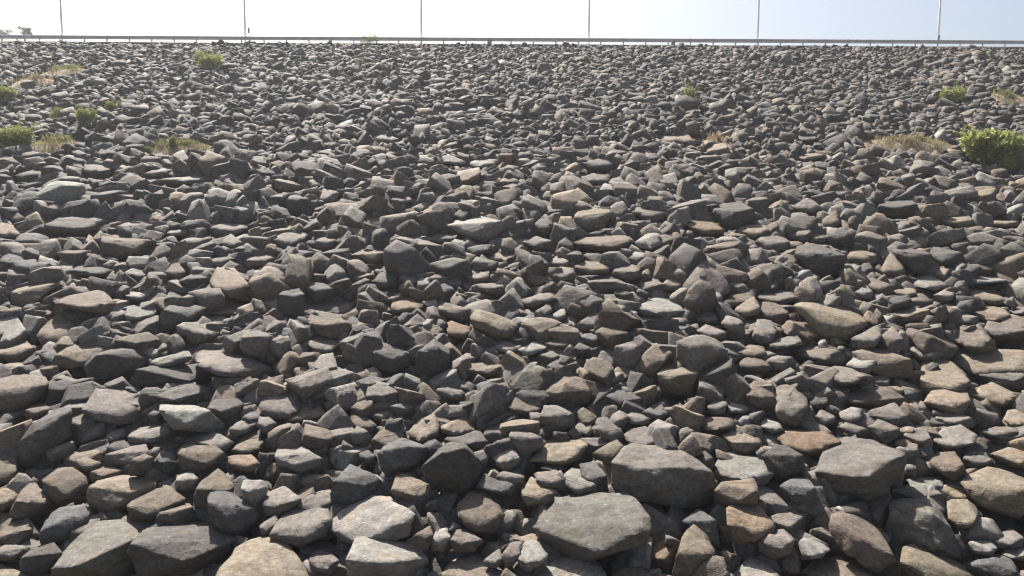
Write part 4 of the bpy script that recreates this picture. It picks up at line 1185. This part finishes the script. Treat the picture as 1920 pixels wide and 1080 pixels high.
def grass(x, y, rx, ry, n, hgt, mat, name='grass'):
    a = rng.uniform(0, 6.28, n); q = np.minimum(np.abs(rng.normal(size=n)) * 0.55, 1.25)
    X = q * np.cos(a) * rx; Y = q * np.sin(a) * ry
    clump = 0.5 + 0.5 * vnoise(np.stack([X * 1.3 + x, Y * 1.3 + y, X * 0], 1))
    H = hgt * rng.uniform(0.4, 1.15, n) * (0.12 + 1.4 * clump ** 1.6)
    lean = rng.normal(size=(n, 2)) * 0.35
    base = np.stack([X, Y, S * Y + 0.05], 1)
    th = rng.uniform(0, 6.28, n); wv = np.stack([np.cos(th), np.sin(th), 0 * th], 1) * 0.022
    mid = base + np.stack([lean[:, 0] * H * 0.35, lean[:, 1] * H * 0.35, H * 0.6], 1)
    tip = base + np.stack([lean[:, 0] * H, lean[:, 1] * H, H], 1)
    V = np.stack([base - wv, base + wv, mid + wv * 0.8, mid - wv * 0.8, tip], 1).reshape(-1, 3)
    i5 = np.arange(n)[:, None] * 5
    F = np.vstack([i5 + np.array([[0, 1, 2]]), i5 + np.array([[0, 2, 3]]), i5 + np.array([[3, 2, 4]])])
    return V, F
labs = ['bare sandy patch with short dry grass at upper left, left of green grass', 'slanting green grass patch above the sandy patch at upper left',
        'yellow dry grass patch beside the full green bush at left', 'thin strip of yellow grass holding a small upright weed',
        'dry weeds growing right of the long tan slab', 'broad dry grass patch left of the widest right edge bush',
        'dull olive weed patch high on the right edge', 'pale faded weed patch left of the narrow upper left bush']
for a, (x, y, rx, ry), lab in zip(SOIL, VEG[:NSOIL], labs):
    root = empty('grass_patch', (x, y, slope_z(y)))
    setp(root, lab, 'grass patch', 'grass patches among the rocks')
    mh = min(0.7, 0.42 * rx)
    bm = bmesh.new()
    vs = []
    for ri in range(5):
        f = ri / 4
        vs.append([bm.verts.new((rx * 1.15 * f * math.cos(t) * (1 + 0.12 * math.sin(3 * t + x)), ry * 1.15 * f * math.sin(t) * (1 + 0.12 * math.sin(4 * t + y)),
                   S * ry * 1.15 * f * math.sin(t) + mh * (1 - f * f) - 0.15 + random.uniform(-0.03, 0.03))) for t in np.linspace(0, 2 * math.pi, 24, endpoint=False)] if ri else [bm.verts.new((0, 0, mh - 0.15))])
    for k in range(24): bm.faces.new((vs[0][0], vs[1][k], vs[1][(k + 1) % 24]))
    for ri in range(1, 4):
        for k in range(24): bm.faces.new((vs[ri][k], vs[ri + 1][k], vs[ri + 1][(k + 1) % 24], vs[ri][(k + 1) % 24]))
    link('soil', from_bm('soil', bm, M_SOIL, True), root)
    kinds = {'dry': [(M_DRY, 420, 0.6)], 'green': [(M_OLIVE, 900, 0.45), (M_LEAF, 500, 0.45)], 'yellow': [(M_YEL, 900, 0.5), (M_DRY, 500, 0.4), (M_OLIVE, 400, 0.5)],
             'mixed': [(M_DRY, 1100, 0.6), (M_OLIVE, 1000, 0.45)], 'olive': [(M_OLIVE, 1100, 0.6)]}[a[4]]
    for mt, n, hh in kinds:
        V, F = grass(x, y, rx, ry, n, hh, mt)
        V[:, 2] += mh * (1 - np.minimum(1, (V[:, 0] / rx / 1.15) ** 2 + (V[:, 1] / ry / 1.15) ** 2)) - 0.2
        setp(link('grass', mesh_np('grass', V, F, mt, False), root), kind='stuff')
# weed clump over the rail
P = np.array([crest_x(693), RAILY - 0.5, ZTOP])
root = empty('weed_clump', P); setp(root, 'grey-green weed clump growing up through the guard rail', 'weeds')
V, F = leaf_cloud(900, [(-0.6, 0, 0.25, 1.0, 0.35, 0.3), (0.7, 0, 0.4, 0.9, 0.35, 0.45), (0.1, 0, 0.85, 1.3, 0.3, 0.16)], 0.09, 0.2)
link('foliage', mesh_np('foliage', V, F, M_OLIVE, False), root)
bm = bmesh.new(); stems(bm, 8, 0.9, 0.9); link('stems', from_bm('stems', bm, M_BARK), root)

# ------------------------------------------------------------------ abutment hillside and distant trees, far left
bm = bmesh.new()
nx, ny = 40, 30
rows = []
for j in range(ny + 1):
    row = []
    for i in range(nx + 1):
        x = -420 + i * (420 - 72) / nx; y = 104 + j * 10
        pxl, _, _ = project((x, y, ZTOP))
        # height stays under the sight line over the rail, falling away to the right
        lim = at_depth(min(pxl, 75), 74, y)[2]
        edge = min(1, max(0, (100 - pxl) / 60))
        z = -1 + (lim + 0.4 * math.sin(x * 0.11 + y * 0.07) + 1 - 0.2) * edge ** 0.5
        if y < 112 and x > -170: z = min(z, ZTOP - 0.5)
        row.append(bm.verts.new((x, y, z)))
    rows.append(row)
for A, B in zip(rows, rows[1:]):
    for i in range(nx): bm.faces.new((A[i], A[i + 1], B[i + 1], B[i]))
setp(link('hillside', from_bm('hillside', bm, M_GREEN, True)), kind='structure')
def tree(px, ybase_px, y, wpx, hpx, label):
    P = at_depth(px, ybase_px, y); m = y / FPX
    w, h = wpx * m, hpx * m
    root = empty('tree', P - np.array([0, 0, 0.4])); setp(root, label, 'tree', 'distant trees behind the rail')
    bm = bmesh.new()
    add_tube(bm, [(0, 0, -1), (0.1, 0, h * 0.3), (0.0, 0.1, h * 0.75)], [0.28, 0.2, 0.06], 8)
    for k in range(7):
        a = rng.uniform(0, 6.28); z0 = h * rng.uniform(0.25, 0.55)
        add_tube(bm, [(0, 0, z0), (0.25 * w * math.cos(a), 0.25 * w * math.sin(a), z0 + 0.2 * h), (0.4 * w * math.cos(a), 0.4 * w * math.sin(a), z0 + 0.34 * h)], [0.1, 0.06, 0.02], 5)
    link('trunk', from_bm('trunk', bm, M_BARK), root)
    bl = []
    for k in range(12):
        a = rng.uniform(0, 6.28); q = math.sqrt(rng.uniform(0, 1)) * 0.36 * w
        bl.append((q * math.cos(a), q * math.sin(a), h * rng.uniform(0.35, 0.85) * (1 - 0.3 * q / w), w * rng.uniform(0.1, 0.2), w * 0.15, h * 0.14))
    V, F = leaf_cloud(2200, bl, 0.16, 0.1)
    link('crown', mesh_np('crown', V, F, M_TREE, False), root)
tree(3, 70, 205, 40, 20, 'hazy rounded tree cut by the left edge behind the guard rail')
tree(46, 71, 210, 32, 24, 'hazy spreading tree behind the rail, nearest the first lamp post')

# ------------------------------------------------------------------ haze
HAZE = 0.0003
bm = bmesh.new(); add_box(bm, (0, 190, 35), (900, 480, 74))
hm = bpy.data.materials.new('haze_air'); hm.use_nodes = True
hm.node_tree.nodes.clear()
out = hm.node_tree.nodes.new('ShaderNodeOutputMaterial'); pv = hm.node_tree.nodes.new('ShaderNodeVolumePrincipled')
pv.inputs['Color'].default_value = (0.90, 0.94, 1.0, 1); pv.inputs['Density'].default_value = HAZE; pv.inputs['Anisotropy'].default_value = 0.4
hm.node_tree.links.new(pv.outputs[0], out.inputs['Volume'])
setp(link('haze', from_bm('haze', bm, hm)), 'thin pale haze in the air over the slope', 'haze', kind='stuff')
